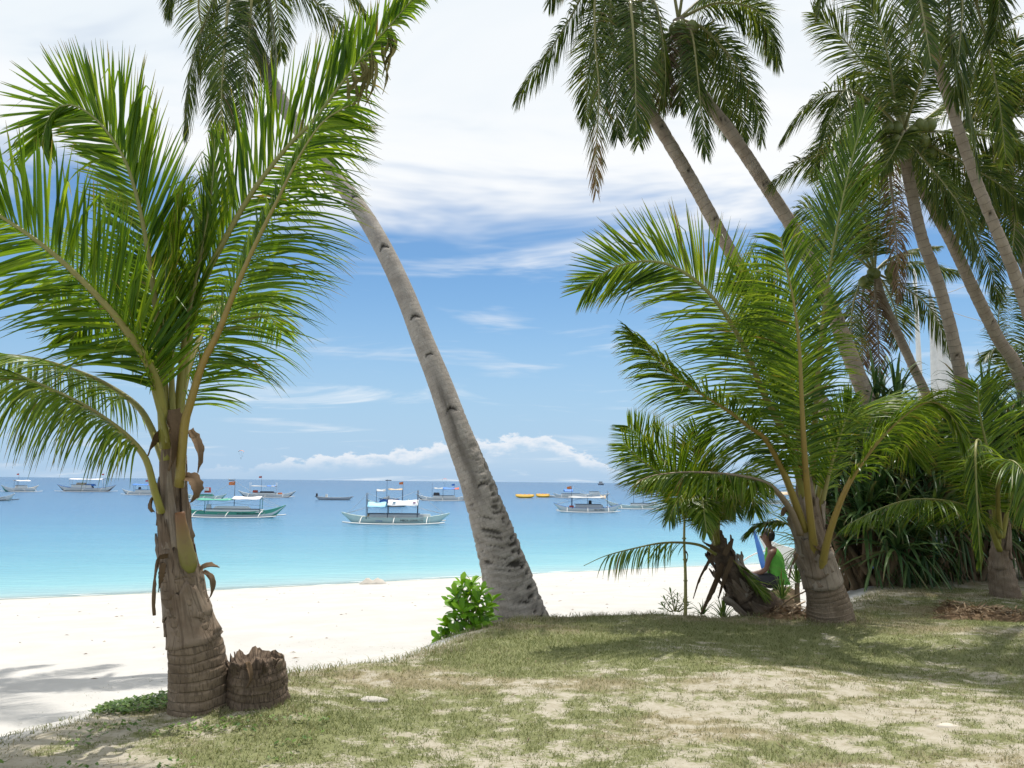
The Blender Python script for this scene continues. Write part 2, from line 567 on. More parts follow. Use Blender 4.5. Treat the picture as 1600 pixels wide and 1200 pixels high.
# ground: sand with lawn; attribute cov = (grass cover, greenness, damp)
m, g = mat_new('ground')
a = g.n('ShaderNodeAttribute', attribute_name='cov')
s = g.n('ShaderNodeSeparateColor')
g.put(s.inputs[0], a.outputs['Color'])
cov, grn, damp = s.outputs
pos = g.n('ShaderNodeNewGeometry').outputs['Position']
nA = g.noise(pos, 1.1, 5, 0.6)
nB = g.noise(pos, 11.0, 6, 0.68)
nC = g.noise(g.mapping(pos, (26, 60, 30)), 1.0, 4, 0.7, 0.5)
nD = g.noise(pos, 160.0, 3, 0.6)
sandc = g.mix(g.mapr(nA, 0.3, 0.7), (0.452, 0.440, 0.418), (0.508, 0.494, 0.470))
sandc = g.mix(g.mapr(nD, 0.55, 0.8, 0, 0.35), sandc, (0.42, 0.38, 0.31))
soil = g.mix(g.mapr(nB, 0.35, 0.7), (0.385, 0.352, 0.285), (0.305, 0.272, 0.205))
straw = g.mix(nD, (0.285, 0.25, 0.16), (0.21, 0.18, 0.105))
green = g.mix(nD, (0.150, 0.166, 0.070), (0.215, 0.218, 0.108))
gc = g.mix(g.mapr(g.math('ADD', grn, g.math('MULTIPLY', g.math('SUBTRACT', nB, 0.5), 0.8)), 0.30, 0.62), straw, green)
lawnf = g.mapr(g.math('ADD', cov, g.math('ADD', g.math('MULTIPLY', g.math('SUBTRACT', nC, 0.5), 1.5), g.math('MULTIPLY', g.math('SUBTRACT', nB, 0.5), 0.8))), 0.34, 0.66)
edge = g.mapr(cov, 0.02, 0.16)
base = g.mix(edge, sandc, soil)
c = g.mix(g.math('MULTIPLY', lawnf, edge), base, gc)
c = g.mix(g.math('MULTIPLY', damp, 0.45), c, (0.42, 0.37, 0.28))
hgt = g.math('ADD', g.math('MULTIPLY', nB, 0.6), g.math('ADD', g.math('MULTIPLY', nC, 0.25), g.math('MULTIPLY', nD, 0.12)))
finish(g, principled(g, c, 0.95, 0.1, g.bump(hgt, 0.55, 0.03)))
M['ground'] = m

# sea: colour follows the depth of the water over pale sand, further out deep blue
m, g = mat_new('sea')
pos = g.n('ShaderNodeNewGeometry').outputs['Position']
s = g.n('ShaderNodeSeparateXYZ')
g.put(s.inputs[0], pos)
off = g.math('DIVIDE', g.math('SUBTRACT', g.math('SUBTRACT', s.outputs[1], 33.9), g.math('MULTIPLY', s.outputs[0], 0.53)), 1.132)
pn = g.noise(g.mapping(pos, (0.018, 0.05, 0.05), (0, 0, 0), (0, 0, 0.45)), 1.0, 4, 0.55, 0.4)
offn = g.math('MULTIPLY', off, g.math('ADD', 0.62, g.math('MULTIPLY', pn, 0.76)))
lg = g.math('LOGARITHM', g.math('ADD', g.math('MAXIMUM', offn, 0.0), 2.0), 10.0)   # 0.3 .. 3
f = g.mapr(lg, 0.3, 3.0, 0.0, 1.0, False)
sc_ = g.ramp(f, [(0.00, (0.40, 0.49, 0.45)), (0.08, (0.29, 0.46, 0.45)), (0.16, (0.22, 0.45, 0.465)), (0.28, (0.135, 0.35, 0.41)), (0.44, (0.075, 0.235, 0.345)),
                 (0.58, (0.048, 0.150, 0.275)), (0.74, (0.036, 0.110, 0.215)), (1.0, (0.030, 0.085, 0.18))])
w1 = g.noise(g.mapping(pos, (0.9, 2.4, 1), (0, 0, 0), (0, 0, 0.48)), 1.0, 5, 0.6, 0.3)
w2 = g.noise(g.mapping(pos, (0.10, 0.35, 1), (0, 0, 0), (0, 0, 0.48)), 1.0, 4, 0.6, 0.2)
sc_ = g.mix(g.mapr(w2, 0.35, 0.65, 0.0, 0.55), sc_, g.mix(1.0, sc_, (0.80, 0.88, 0.93), 'MULTIPLY'))
nb = g.bump(g.math('ADD', w1, g.math('MULTIPLY', w2, 2.2)), 0.6, 0.12)
pr = principled(g, sc_, 0.22, 0.32, nb)
tr = g.n('ShaderNodeBsdfTransparent')
tr.inputs[0].default_value = (0.90, 0.97, 0.96, 1)
mx = g.n('ShaderNodeMixShader')
g.put(mx.inputs[0], g.mapr(off, -0.4, 0.8, 0.55, 1.0))
g.put(mx.inputs[1], tr.outputs[0]); g.put(mx.inputs[2], pr)
finish(g, mx.outputs[0])
M['sea'] = m
m, g = mat_new('foam')
finish(g, principled(g, (0.85, 0.87, 0.86), 0.7, 0.3))
M['foam'] = m

# ------------------------------------------------------------------ terrain
EDGE = np.array([(-4.6, -6), (-3.7, 2), (-3.25, 4.3), (-3.0, 5.3), (-2.55, 6.25), (-1.8, 6.9), (-0.95, 7.6), (-0.55, 8.5), (-0.25, 9.5), (0.3, 10.3),
                 (1.5, 10.45), (2.4, 10.4), (3.3, 10.5), (4.2, 11.2), (5.0, 12.6), (6.0, 14.6), (9, 19), (14, 25), (25, 35), (60, 60)], float)
WATER_Z = -2.0


def lawn_sd(x, y):
    """signed distance to the lawn's edge, positive on the lawn"""
    x = np.asarray(x, float); y = np.asarray(y, float)
    best = np.full(x.shape, 1e9); sgn = np.ones(x.shape)
    for a, b in zip(EDGE[:-1], EDGE[1:]):
        d = b - a
        t = np.clip(((x - a[0]) * d[0] + (y - a[1]) * d[1]) / (d @ d), 0, 1)
        dx = x - a[0] - t * d[0]; dy = y - a[1] - t * d[1]
        dd = np.hypot(dx, dy)
        cr_ = d[0] * dy - d[1] * dx
        k = dd < best
        best = np.where(k, dd, best); sgn = np.where(k, np.where(cr_ < 0, 1, -1), sgn)
    return best * sgn


def shore_sd(x, y):
    return (33.9 + 0.53 * x - y) / 1.132 + 0.5 * np.sin(x * 0.21 + 0.6) * 0.6


def height(x, y):
    x = np.asarray(x, float); y = np.asarray(y, float)
    sd = lawn_sd(x, y); ds = shore_sd(x, y)
    zb = np.minimum(-0.42, -2.0 + 0.068 * ds)
    zb = np.where(ds < 3, -2.0 + 0.068 * ds - 0.012 * np.minimum(0, ds) ** 2 * 0.1, zb)
    zb = zb + (fbm(x * 0.8, y * 0.8, 3) - 0.5) * 0.10 * sstep(0, 5, ds) + (fbm(x * 3.2, y * 3.2, 13) - 0.5) * 0.035 * sstep(1, 5, ds)
    zl = (fbm(x * 0.55, y * 0.55, 21) - 0.5) * 0.16 + (fbm(x * 2.5, y * 2.5, 31) - 0.5) * 0.045
    zl = zl - 0.10 * np.exp(-((y - 8.3 + (x - 3) * 0.18) / 0.9) ** 2) * sstep(1.0, 3.0, x)
    zl = zl + 0.05 * np.exp(-((x + 1.6) ** 2 + (y - 6.1) ** 2) / 0.5)
    w = sstep(-1.7, 0.25, sd)
    return zl * w + zb * (1 - w)


def gz(x, y):
    return float(height(np.array([x]), np.array([y]))[0])


def grid_axis(segs):
    out = []
    for a, b, st in segs:
        out.append(np.arange(a, b - 1e-6, st))
    out.append([segs[-1][1]])
    return np.concatenate(out)


gx = grid_axis([(-90, -30, 6), (-30, -10, 1.0), (-10, -4, 0.22), (-4, 6.5, 0.05), (6.5, 12, 0.14), (12, 30, 0.9), (30, 90, 6)])
gy = grid_axis([(-6, 3.6, 0.4), (3.6, 9.0, 0.05), (9.0, 13.5, 0.09), (13.5, 22, 0.25), (22, 60, 0.6), (60, 90, 5)])
GX, GY = np.meshgrid(gx, gy)
GZ = height(GX, GY)
SD = lawn_sd(GX, GY)
COVN = fbm(GX * 1.5 + 4, GY * 2.3, 41, 4)
COVN2 = fbm(GX * 5.5, GY * 7.5 + 3, 51, 3)


def cover(x, y, sd=None):
    if sd is None: sd = lawn_sd(x, y)
    cn = fbm(x * 1.5 + 4, y * 2.3, 41, 4)
    cn2 = fbm(x * 6.5, y * 9.5 + 3, 51, 4)
    c = 0.57 + (cn - 0.5) * 0.60 + (cn2 - 0.5) * 1.2
    # thicker turf along the mound's crest and in the damp hollow, worn where people walk
    c = c + 0.30 * np.exp(-((sd - 0.7) / 0.8) ** 2) * sstep(-1.4, -0.4, x) + 0.22 * np.exp(-((y - 8.4) / 0.9) ** 2)
    c = c - 0.12 * np.exp(-((x - 1.6) / 2.2) ** 2 - ((y - 6.6) / 1.0) ** 2) + 0.18 * np.exp(-((x + 1.6) ** 2 + (y - 5.6) ** 2) / 0.9)
    c = c - 0.30 * sstep(-1.3, -2.2, x) * sstep(7.0, 6.0, y)
    c = c - 0.25 * sstep(10.8, 12.5, y) * sstep(3.5, 5, x)
    return np.clip(c, 0.17, 1) * sstep(-0.25 + 0.3 * (cn2 - 0.5), 0.30, sd)


def green(x, y):
    return np.clip(0.64 + (fbm(x * 0.9 + 9, y * 1.6, 61, 4) - 0.5) * 1.5 + 0.22 * np.exp(-((y - 8.6) / 1.0) ** 2), 0, 1)


CV = cover(GX, GY, SD)
GR = green(GX, GY)
DS = shore_sd(GX, GY)
DAMP = sstep(0.55, -0.1, DS)
ny, nx = GX.shape
idx = np.arange(ny * nx).reshape(ny, nx)
quads = np.stack([idx[:-1, :-1], idx[:-1, 1:], idx[1:, 1:], idx[1:, :-1]], -1).reshape(-1, 4)
Vg = np.stack([GX, GY, GZ], -1).reshape(-1, 3)
Ag = np.stack([CV, GR, DAMP], -1).reshape(-1, 3)
fs_ = SD.ravel()[quads].mean(1) > 0.0
for nm, sel, lab in (('lawn', fs_, 'worn patchy grass lawn on the sandy bank in front'), ('beach', ~fs_, 'white sand beach sloping down to the sea')):
    q = quads[sel]
    u, inv = np.unique(q, return_inverse=True)
    o = link(nm, mesh(nm, Vg[u], [inv.reshape(q.shape)], M['ground'], attr={'cov': Ag[u]}))
    tag(o, lab, kind='structure')

# sea sheet out to the horizon
ys = np.concatenate([np.linspace(8, 60, 14), [80, 120, 200, 400, 1000, 3000, 9000, 40000]])
xs = np.concatenate([[-40000, -4000, -500], np.linspace(-120, 120, 13), [500, 4000, 40000]])
sx_, sy_ = np.meshgrid(xs, ys)
ii = np.arange(sx_.size).reshape(sx_.shape)
qs = np.stack([ii[:-1, :-1], ii[:-1, 1:], ii[1:, 1:], ii[1:, :-1]], -1).reshape(-1, 4)
cen = np.stack([sx_.ravel()[qs].mean(1), sy_.ravel()[qs].mean(1)], 1)
qs = qs[shore_sd(cen[:, 0], cen[:, 1]) < 22]
o = link('sea', mesh('sea', np.stack([sx_.ravel(), sy_.ravel(), np.full(sx_.size, WATER_Z)], 1), [qs], M['sea']))
tag(o, 'calm turquoise sea turning deep blue towards the horizon', kind='structure')
# thin broken line of foam where the ripples run out on the sand
geo = []
for i in range(46):
    x0 = -22 + i * 0.95 + rng.uniform(-0.4, 0.4)
    ln = rng.uniform(0.5, 1.6)
    t = np.linspace(0, 1, 7)
    xx = x0 + t * ln
    off_ = rng.uniform(-0.1, 0.5)
    yy = 33.9 + 0.53 * xx + 1.132 * (0.3 * np.sin(xx * 0.21 + 0.6)) + off_
    wd = 0.05 * np.sin(np.pi * t) * rng.uniform(0.5, 1.4) + 0.004
    a_ = np.stack([xx, yy - wd, np.full(7, WATER_Z + 0.012)], 1); b_ = np.stack([xx, yy + wd, np.full(7, WATER_Z + 0.012)], 1)
    k = np.arange(6)
    geo.append((np.vstack([a_, b_]), [np.stack([k, k + 1, k + 8, k + 7], 1)]))
V_, F_ = merge(geo)
tag(link('foam', mesh('foam', V_, F_, M['foam'])), 'thin line of foam along the water edge', 'foam', kind='stuff')

# ------------------------------------------------------------------ grass blades on the lawn
N = 640000
gxr = rng.uniform(-4.2, 7.5, N)
gyr = 3.9 + (13.5 - 3.9) * rng.uniform(0, 1, N) ** 1.25
vis = np.abs(gxr) < gyr * 0.60 + 0.3
gxr, gyr = gxr[vis], gyr[vis]
sdr = lawn_sd(gxr, gyr)
cvr = cover(gxr, gyr, sdr)
fine = fbm(gxr * 14, gyr * 14, 71, 3)
keep = rng.uniform(0, 1, len(gxr)) < np.clip((cvr + (fine - 0.5) * 1.3 - 0.20) * 1.7, 0, 1)
gxr, gyr, cvr, sdr = gxr[keep], gyr[keep], cvr[keep], sdr[keep]
gr_ = green(gxr, gyr)
n = len(gxr)
bz = height(gxr, gyr)
hgt_ = rng.uniform(0.009, 0.028, n) * (0.6 + 0.8 * cvr) * (1 + 0.5 * np.exp(-((gxr + 1.5) ** 2 + (gyr - 5.9) ** 2) / 0.2))
an = rng.uniform(0, 2 * np.pi, n)
lean = rng.uniform(0.4, 1.6, n) * hgt_
wv = rng.uniform(0.0015, 0.0032, n)
b0 = np.stack([gxr, gyr, bz - 0.003], 1)
side = np.stack([np.cos(an), np.sin(an), 0 * an], 1) * wv[:, None]
la = an + rng.uniform(0.6, 2.5, n)
tip = b0 + np.stack([np.cos(la) * lean, np.sin(la) * lean, hgt_], 1)
Vb = np.stack([b0 - side, b0 + side, tip], 1).reshape(-1, 3)
rr = np.clip(gr_ + rng.normal(0, 0.22, n), 0, 1)
db = np.stack([np.tile([0, 0, 0.8], n), np.repeat(rng.uniform(0, 1, n), 3), np.repeat(1 - rr, 3)], 1)
M['grass'] = leaf_mat('grass', (0.105, 0.130, 0.042), (0.150, 0.174, 0.064), (0.208, 0.222, 0.094), brown=(0.30, 0.265, 0.175), trans=0.25, rough=0.6, tint=(1.2, 1.2, 0.7))
o = link('grass', mesh('grass', Vb, [np.arange(3 * n).reshape(-1, 3)], M['grass'], attr={'dat': db}, smooth=False))
tag(o, 'short sparse green and straw coloured grass blades on the lawn', 'grass', kind='stuff')

# longer dry grass hanging over the lawn's edge and round the trunk bases
ex, ey = [], []
for a_, b_ in zip(EDGE[1:14], EDGE[2:15]):
    k = int(np.linalg.norm(b_ - a_) * 900)
    t_ = rng.uniform(0, 1, k)
    nrm_ = np.array([b_[1] - a_[1], -(b_[0] - a_[0])]) / np.linalg.norm(b_ - a_)
    off_ = rng.normal(0.03, 0.20, k)
    ex.append(a_[0] + (b_[0] - a_[0]) * t_ + nrm_[0] * off_); ey.append(a_[1] + (b_[1] - a_[1]) * t_ + nrm_[1] * off_)
for px_, py_, d_, r_, k in ((312, 1112, 5.8, .26, 500), (402, 1122, 5.65, .25, 700), (440, 1110, 5.7, .22, 700), (815, 960, 10.4, .45, 900), (1298, 975, 9.9, .36, 700), (1570, 932, 12.1, .3, 300)):
    c_ = P(px_, py_, d_)
    ph_ = rng.uniform(0, 6.28, k); rr_ = r_ * (.75 + np.abs(rng.normal(0, .35, k)))
    ex.append(c_[0] + rr_ * np.cos(ph_)); ey.append(c_[1] + rr_ * np.sin(ph_))
ex, ey = np.concatenate(ex), np.concatenate(ey)
pk = fbm(ex * 4, ey * 4, 91, 3) > rng.uniform(.3, .62, len(ex))
ex, ey = ex[pk], ey[pk]
n = len(ex)
hh_ = rng.uniform(.014, .055, n) * (.6 + .8 * (ey > 6.6)); la = rng.uniform(0, 6.28, n); ln_ = hh_ * rng.uniform(.8, 2.2, n)
b0 = np.stack([ex, ey, height(ex, ey) - .005], 1)
an = la + 1.57
side = np.stack([np.cos(an), np.sin(an), 0 * an], 1) * rng.uniform(.0018, .0034, n)[:, None]
m0 = b0 + np.stack([np.cos(la) * ln_ * .35, np.sin(la) * ln_ * .35, hh_ * .75], 1)
tp_ = b0 + np.stack([np.cos(la) * ln_, np.sin(la) * ln_, hh_ * rng.uniform(.6, 1.0, n)], 1)
Vb = np.stack([b0 - side, b0 + side, m0 + side * .7, m0 - side * .7, tp_], 1).reshape(-1, 3)
i5 = np.arange(n)[:, None] * 5
db = np.stack([np.tile([0, 0, .4, .4, .8], n), np.repeat(rng.uniform(0, 1, n), 5), np.repeat(np.clip(rng.normal(.5, .3, n), 0, 1), 5)], 1)
o = link('edge_grass', mesh('edge_grass', Vb, [i5 + np.array([[0, 1, 2, 3]]), i5 + np.array([[3, 2, 4]])], M['grass'], attr={'dat': db}, smooth=False))
tag(o, 'longer dry grass along the lawn edge and round the trunks', 'grass', kind='stuff')

# ------------------------------------------------------------------ palms
UP = np.array([0.0, 0, 1])


def frond(root, pts, L=0.6, n=60, roll=0.0, v=18.0, droop=0.35, w=0.034, bare=0.22, seg=4, ang=(72, 28), leaf='leaf_young', rach='rachis_young',
          r0=0.03, r1=0.005, dry=0.0, gap=0.06, out=None, side=(1.0, 1.0), jit=0.10, fold=True, angs=None, dens=2.0, wk=0.47, prof=None, tipdry=0.0, vs=None, droops=None, name='frond'):
    """one pinnate leaf: leaflets as the frond's own mesh, its midrib a child"""
    n = int(n * dens); w = w * wk
    c = spline(pts, 40)
    T = nrm(np.gradient(c, axis=0))
    if out is None:
        o = (c[-1] - c[0]) * [1, 1, 0]
        o = o if np.linalg.norm(o) > 0.05 else np.array([0, -1.0, 0])
    else:
        o = np.asarray(out, float)
    o = nrm(o)
    Bx = np.cross(o, UP)
    Nn = np.cross(Bx, T)
    Nn = nrm(Nn - T * np.sum(Nn * T, 1, keepdims=True))
    Sd = np.cross(T, Nn)
    ca, sa = math.cos(R(roll)), math.sin(R(roll))
    Nr = Nn * ca + Sd * sa
    Sr = np.cross(T, Nr)
    # leaflets
    t = np.linspace(bare, 0.995, n)
    tt = np.concatenate([t, t + 0.3 / n])
    tt = np.clip(tt + rng.normal(0, 0.12 / n, 2 * n), bare * 0.9, 1)
    sg = np.concatenate([np.ones(n), -np.ones(n)])
    keep = rng.uniform(0, 1, 2 * n) >= gap
    if gap > 0:
        keep &= vnoise(tt * 9, sg * 7, 5) > gap * 0.9
    tt, sg = tt[keep], sg[keep]
    m = len(tt)
    fi = tt * 39
    def at(A):
        i = np.clip(fi.astype(int), 0, 38); f = (fi - i)[:, None]
        return A[i] * (1 - f) + A[i + 1] * f
    b, t_, n_, s_ = at(c), nrm(at(T)), nrm(at(Nr)), nrm(at(Sr))
    u = (tt - bare) / (1 - bare)
    px, py = zip(*(prof or [(0, .50), (.10, .78), (.30, 1.0), (.6, .95), (.85, .66), (1, .34)]))
    ln = L * np.interp(u, px, py) * np.where(sg > 0, side[0], side[1]) * rng.uniform(0.90, 1.06, m)
    a0_ = np.where(sg > 0, angs[0][0], angs[1][0]) if angs else ang[0]
    a1_ = np.where(sg > 0, angs[0][1], angs[1][1]) if angs else ang[1]
    an = np.radians(a0_ + (a1_ - a0_) * u ** 1.3 + rng.normal(0, 4.0, m) + 15 * (vnoise(tt * 12 + rng.uniform(0, 50), sg * 3 + 5, 9) - .5))
    vv = np.where(sg > 0, vs[0], vs[1]) if vs else np.full(m, v)
    va = np.radians(vv * (1 - 0.35 * u) + rng.normal(0, 5, m))
    d = np.cos(an)[:, None] * t_ + np.sin(an)[:, None] * (s_ * (sg * np.cos(va))[:, None] + n_ * np.sin(va)[:, None])
    d = nrm(d + rng.normal(0, jit * 0.35, (m, 3)))
    dp = (np.where(sg > 0, droops[0], droops[1]) if droops else np.full(m, droop)) * rng.uniform(0.6, 1.4, m) * (.6 + .8 * vnoise(tt * 16 + rng.uniform(0, 50), sg * 2 + 3, 19))
    # some leaflets are broken and hang
    brk = rng.uniform(0, 1, m) < 0.05
    dp = np.where(brk, dp + 1.4, dp)
    ln = ln * np.where(rng.uniform(0, 1, m) < .05, rng.uniform(.35, .8, m), 1)
    wd = nrm(t_ - d * np.sum(t_ * d, 1, keepdims=True))
    wn = np.cross(wd, d)
    wn = wn * np.sign(np.sum(wn * n_, 1, keepdims=True) + 1e-9)
    tw = rng.normal(0, 0.40, m)[:, None]
    wd, wn = wd * np.cos(tw) + wn * np.sin(tw), wn * np.cos(tw) - wd * np.sin(tw)
    wp = np.interp(np.linspace(0, 1, seg + 1), [0, .12, .4, .75, 1], [.45, .95, 1.0, .62, .05]) * w
    pos = b.copy()
    rows = []
    k = 3 if fold else 2
    for i in range(seg + 1):
        s = i / seg
        hw = wp[i] * 0.5
        if fold:
            rows.append(np.stack([pos - wd * hw - wn * hw * 0.55, pos, pos + wd * hw - wn * hw * 0.55], 1))
        else:
            rows.append(np.stack([pos - wd * hw, pos + wd * hw], 1))
        dd = nrm(d - UP * (dp * (s + 0.5 / seg) ** 1.4)[:, None])
        pos = pos + dd * (ln / seg)[:, None]
    V = np.stack(rows, 1)                        # m, seg+1, k, 3
    base = (np.arange(m) * (seg + 1) * k)[:, None, None]
    ii = (np.arange(seg) * k)[None, :, None]
    jj = np.arange(k - 1)[None, None, :]
    a0 = base + ii + jj
    q = np.stack([a0, a0 + 1, a0 + k + 1, a0 + k], -1).reshape(-1, 4)
    sl = np.broadcast_to(np.linspace(0, 1, seg + 1)[None, :, None], (m, seg + 1, k))
    rn = np.broadcast_to(np.clip(rng.normal(0.5, 0.27, m), 0, 1)[:, None, None], sl.shape)
    dr = np.clip(dry + tipdry * u ** 2 + np.where(rng.uniform(0, 1, m) < 0.05, rng.uniform(.2, .6, m), 0), 0, 1)
    drr = np.clip(np.broadcast_to(dr[:, None, None], sl.shape) + 0.0, 0, 1)
    dat = np.stack([sl, rn, drr], -1).reshape(-1, 3)
    fo = link(name, mesh(name, V.reshape(-1, 3), [q], M[leaf], attr={'dat': dat}), root)
    rad = r1 + (r0 - r1) * (1 - np.linspace(0, 1, 40)) ** 1.25
    Vr, fr, uvr = tube_geo(c, rad, 7, squash=0.72, ref=Nr[0])
    dr_ = np.repeat(np.linspace(0, 1, 40), 7)
    mo = link('midrib', mesh('midrib', Vr, fr, M[rach], uv=uvr, attr={'dat': np.stack([dr_, dr_ * 0 + .5, dr_ * 0], 1)}), fo, loc=(0, 0, 0))
    return fo


def PX(lst):
    return np.array([P(*p) for p in lst])


def palm(label, base, group=None, name='coconut_palm'):
    return thing(name, label, 'palm tree', tuple(base), group)


def trunk(root, pts, rad, mat, k=20, n=90, ring=0.0, ringh=0.08, rough=0.0, notches=(), flare=None, seed=0, lowrough=0.0):
    c = spline(pts, n)
    r = np.interp(np.linspace(0, 1, n), np.linspace(0, 1, len(rad)), rad)
    notch_attr = np.zeros((n, k))
    T = np.linspace(0, 1, n)

    def disp(s, th, rr):
        d = np.zeros_like(rr)
        if ring:
            ph = s / ringh + 0.55 * np.sin(th + 1.3) + 1.3 * (fbm(s * 3, 2 + np.cos(th) * 1.4, seed + 3) - 0.5)
            d -= ring * (1 - (ph % 1.0)) ** 2
        if rough:
            d += rough * (fbm(s * 9, th * 2.2, seed) - 0.5)
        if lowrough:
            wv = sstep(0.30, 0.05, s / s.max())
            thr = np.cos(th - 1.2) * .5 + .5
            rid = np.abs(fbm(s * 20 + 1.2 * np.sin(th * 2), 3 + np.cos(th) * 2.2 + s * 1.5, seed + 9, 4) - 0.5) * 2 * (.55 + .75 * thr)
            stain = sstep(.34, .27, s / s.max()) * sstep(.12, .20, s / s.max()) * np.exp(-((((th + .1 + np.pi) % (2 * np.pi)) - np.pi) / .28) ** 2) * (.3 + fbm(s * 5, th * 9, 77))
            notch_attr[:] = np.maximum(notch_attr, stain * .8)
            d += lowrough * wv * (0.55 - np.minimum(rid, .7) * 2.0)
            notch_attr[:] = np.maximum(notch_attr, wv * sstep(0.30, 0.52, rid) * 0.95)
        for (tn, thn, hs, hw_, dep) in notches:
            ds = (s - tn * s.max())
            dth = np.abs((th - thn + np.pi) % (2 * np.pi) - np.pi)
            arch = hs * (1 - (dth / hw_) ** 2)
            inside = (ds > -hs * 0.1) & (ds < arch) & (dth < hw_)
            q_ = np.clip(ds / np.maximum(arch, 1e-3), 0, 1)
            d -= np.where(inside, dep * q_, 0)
            notch_attr[:] = np.maximum(notch_attr, np.where(inside, sstep(.25, .75, q_), 0))  # upper part of each notch painted dark, standing for the shade under its ceiling
        return d
    V, f, uv = tube_geo(c, r, k, ref=(0, -1, 0), disp=disp)
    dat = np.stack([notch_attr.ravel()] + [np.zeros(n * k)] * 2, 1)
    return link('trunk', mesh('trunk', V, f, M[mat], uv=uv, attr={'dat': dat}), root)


def sheath(root, c, rad, s0, s1, th, w0, w1, lift=0.02, flare=0.05, mat='husk', name='leaf_sheath', ragged=0.25, th_shift=0.0, ns=12, nt=9):
    """curved bract clasping the stem between fractions s0..s1 of centreline c"""
    cc = spline(c, 60)
    T, A, B = frames(cc, (0, -1, 0))
    S = np.linspace(s0, s1, ns)
    u = np.linspace(0, 1, ns)
    a = np.linspace(-1, 1, nt)
    rows = []
    top = 1 - ragged * rng.uniform(0, 1, nt) * (np.abs(a) * 0.6 + 0.4)
    bot = 0.10 * rng.uniform(0, 1) * np.abs(a) + 0.05 * rng.uniform(0, 1, nt)
    for i in range(ns):
        row = []
        for j in range(nt):
            ss = s0 + (s1 - s0) * (bot[j] + u[i] * (top[j] - bot[j]))
            f = ss * 59; k_ = min(int(f), 58); fr = f - k_
            p = cc[k_] * (1 - fr) + cc[k_ + 1] * fr
            aa, bb = A[k_], B[k_]
            wd = w0 + (w1 - w0) * u[i] ** 0.8
            t_ = th + a[j] * wd + th_shift * u[i]
            rd = np.interp(ss, np.linspace(0, 1, len(rad)), rad) + lift + flare * u[i] ** 2 * (0.5 + 0.5 * (1 - a[j] ** 2)) + 0.007 * math.sin(7 * a[j] + 5 * u[i]) + 0.012 * (1 - u[i]) ** 6 - 0.006 * abs(a[j])
            row.append(p + rd * (math.cos(t_) * aa + math.sin(t_) * bb))
        rows.append(row)
    Vo = np.array(rows)
    # thickness: inner copy
    ctr = np.array([spline(c, 60)[min(int((s0 + (s1 - s0) * x) * 59), 59)] for x in u])[:, None, :]
    Vi = Vo + (ctr - Vo) * (0.012 / np.maximum(np.linalg.norm(ctr - Vo, axis=-1, keepdims=True), 0.01))
    I = np.arange(ns * nt).reshape(ns, nt)
    q1 = np.stack([I[:-1, :-1], I[:-1, 1:], I[1:, 1:], I[1:, :-1]], -1).reshape(-1, 4)
    q2 = q1[:, ::-1] + ns * nt
    ring = np.concatenate([I[0, :], I[1:, -1], I[-1, -2::-1], I[-2:0:-1, 0]])
    r2 = np.roll(ring, -1)
    q3 = np.stack([r2, ring, ring + ns * nt, r2 + ns * nt], 1)
    V = np.vstack([Vo.reshape(-1, 3), Vi.reshape(-1, 3)])
    uv1 = np.stack([np.tile((a + 1) * 0.12, ns), np.repeat(u * (s1 - s0), nt)], 1)
    uv = np.vstack([uv1, uv1])
    z = np.zeros(len(V))
    dat = np.stack([np.concatenate([np.repeat(u, nt)] * 2), z + .5, z], 1) if mat.startswith('stub') else np.stack([z, z, z], 1)
    return link(name, mesh(name, V, [q1, q2, q3], M[mat], uv=uv, attr={'dat': dat}), root)


def ribbon(root, pts, w, mat='fibre', name='dry_strip', twist=1.5, curl=0.4):
    c = spline(pts, 16)
    T, A, B = frames(c, (0, -1, 0))
    rows = []
    for i in range(16):
        u = i / 15
        th = twist * u + 0.5
        a = math.cos(th) * B[i] + math.sin(th) * A[i]
        b = -math.sin(th) * B[i] + math.cos(th) * A[i]
        ww = w * (0.5 + 0.9 * math.sin(math.pi * min(1, u * 0.9 + 0.1))) * rng.uniform(0.75, 1.2)
        rows.append([c[i] - a * ww + b * ww * curl, c[i] - a * ww * .4, c[i] + a * ww * .4, c[i] + a * ww + b * ww * curl])
    V = np.array(rows).reshape(-1, 3)
    V2 = V + np.array([0, 0.006, 0.002])
    I = np.arange(64).reshape(16, 4)
    q = np.stack([I[:-1, :-1], I[:-1, 1:], I[1:, 1:], I[1:, :-1]], -1).reshape(-1, 4)
    ring = np.concatenate([I[0, :], I[1:, -1], I[-1, -2::-1], I[-2:0:-1, 0]])
    r2 = np.roll(ring, -1)
    return link(name, mesh(name, np.vstack([V, V2]), [q, q[:, ::-1] + 64, np.stack([r2, ring, ring + 64, r2 + 64], 1)], M[mat]), root)


# ---- foreground palm, left
D = 5.82
base = P(312, 1112, D)
left = palm('young coconut palm with yellow leaf stalks and ringed trunk beside the cut stump at left', base)
ax = PX([(313, 1130, D), (311, 1062, D), (304, 1005, D), (292, 950, D), (282, 897, D), (273, 840, D), (268, 780, D), (266, 720, D), (268, 650, D)])
rads = [h * D / FPX for h in (50, 47, 43, 35, 31, 27, 23, 19, 13)]
trunk(left, ax[:5], rads[:5], 'bark_young', k=56, n=190, ring=0.007, ringh=0.058, rough=0.018, seed=4)
cen = tube('growing_stem', spline(ax[3:], 30), np.interp(np.linspace(0, 1, 30), np.linspace(0, 1, 6), [r * 0.74 for r in rads[3:]]), M['husk'], left, k=16)
SH = ax[2:]
SR = [r * k_ for r, k_ in zip(rads[2:], (.92, .88, .78, .72, .70, .70, .70))]
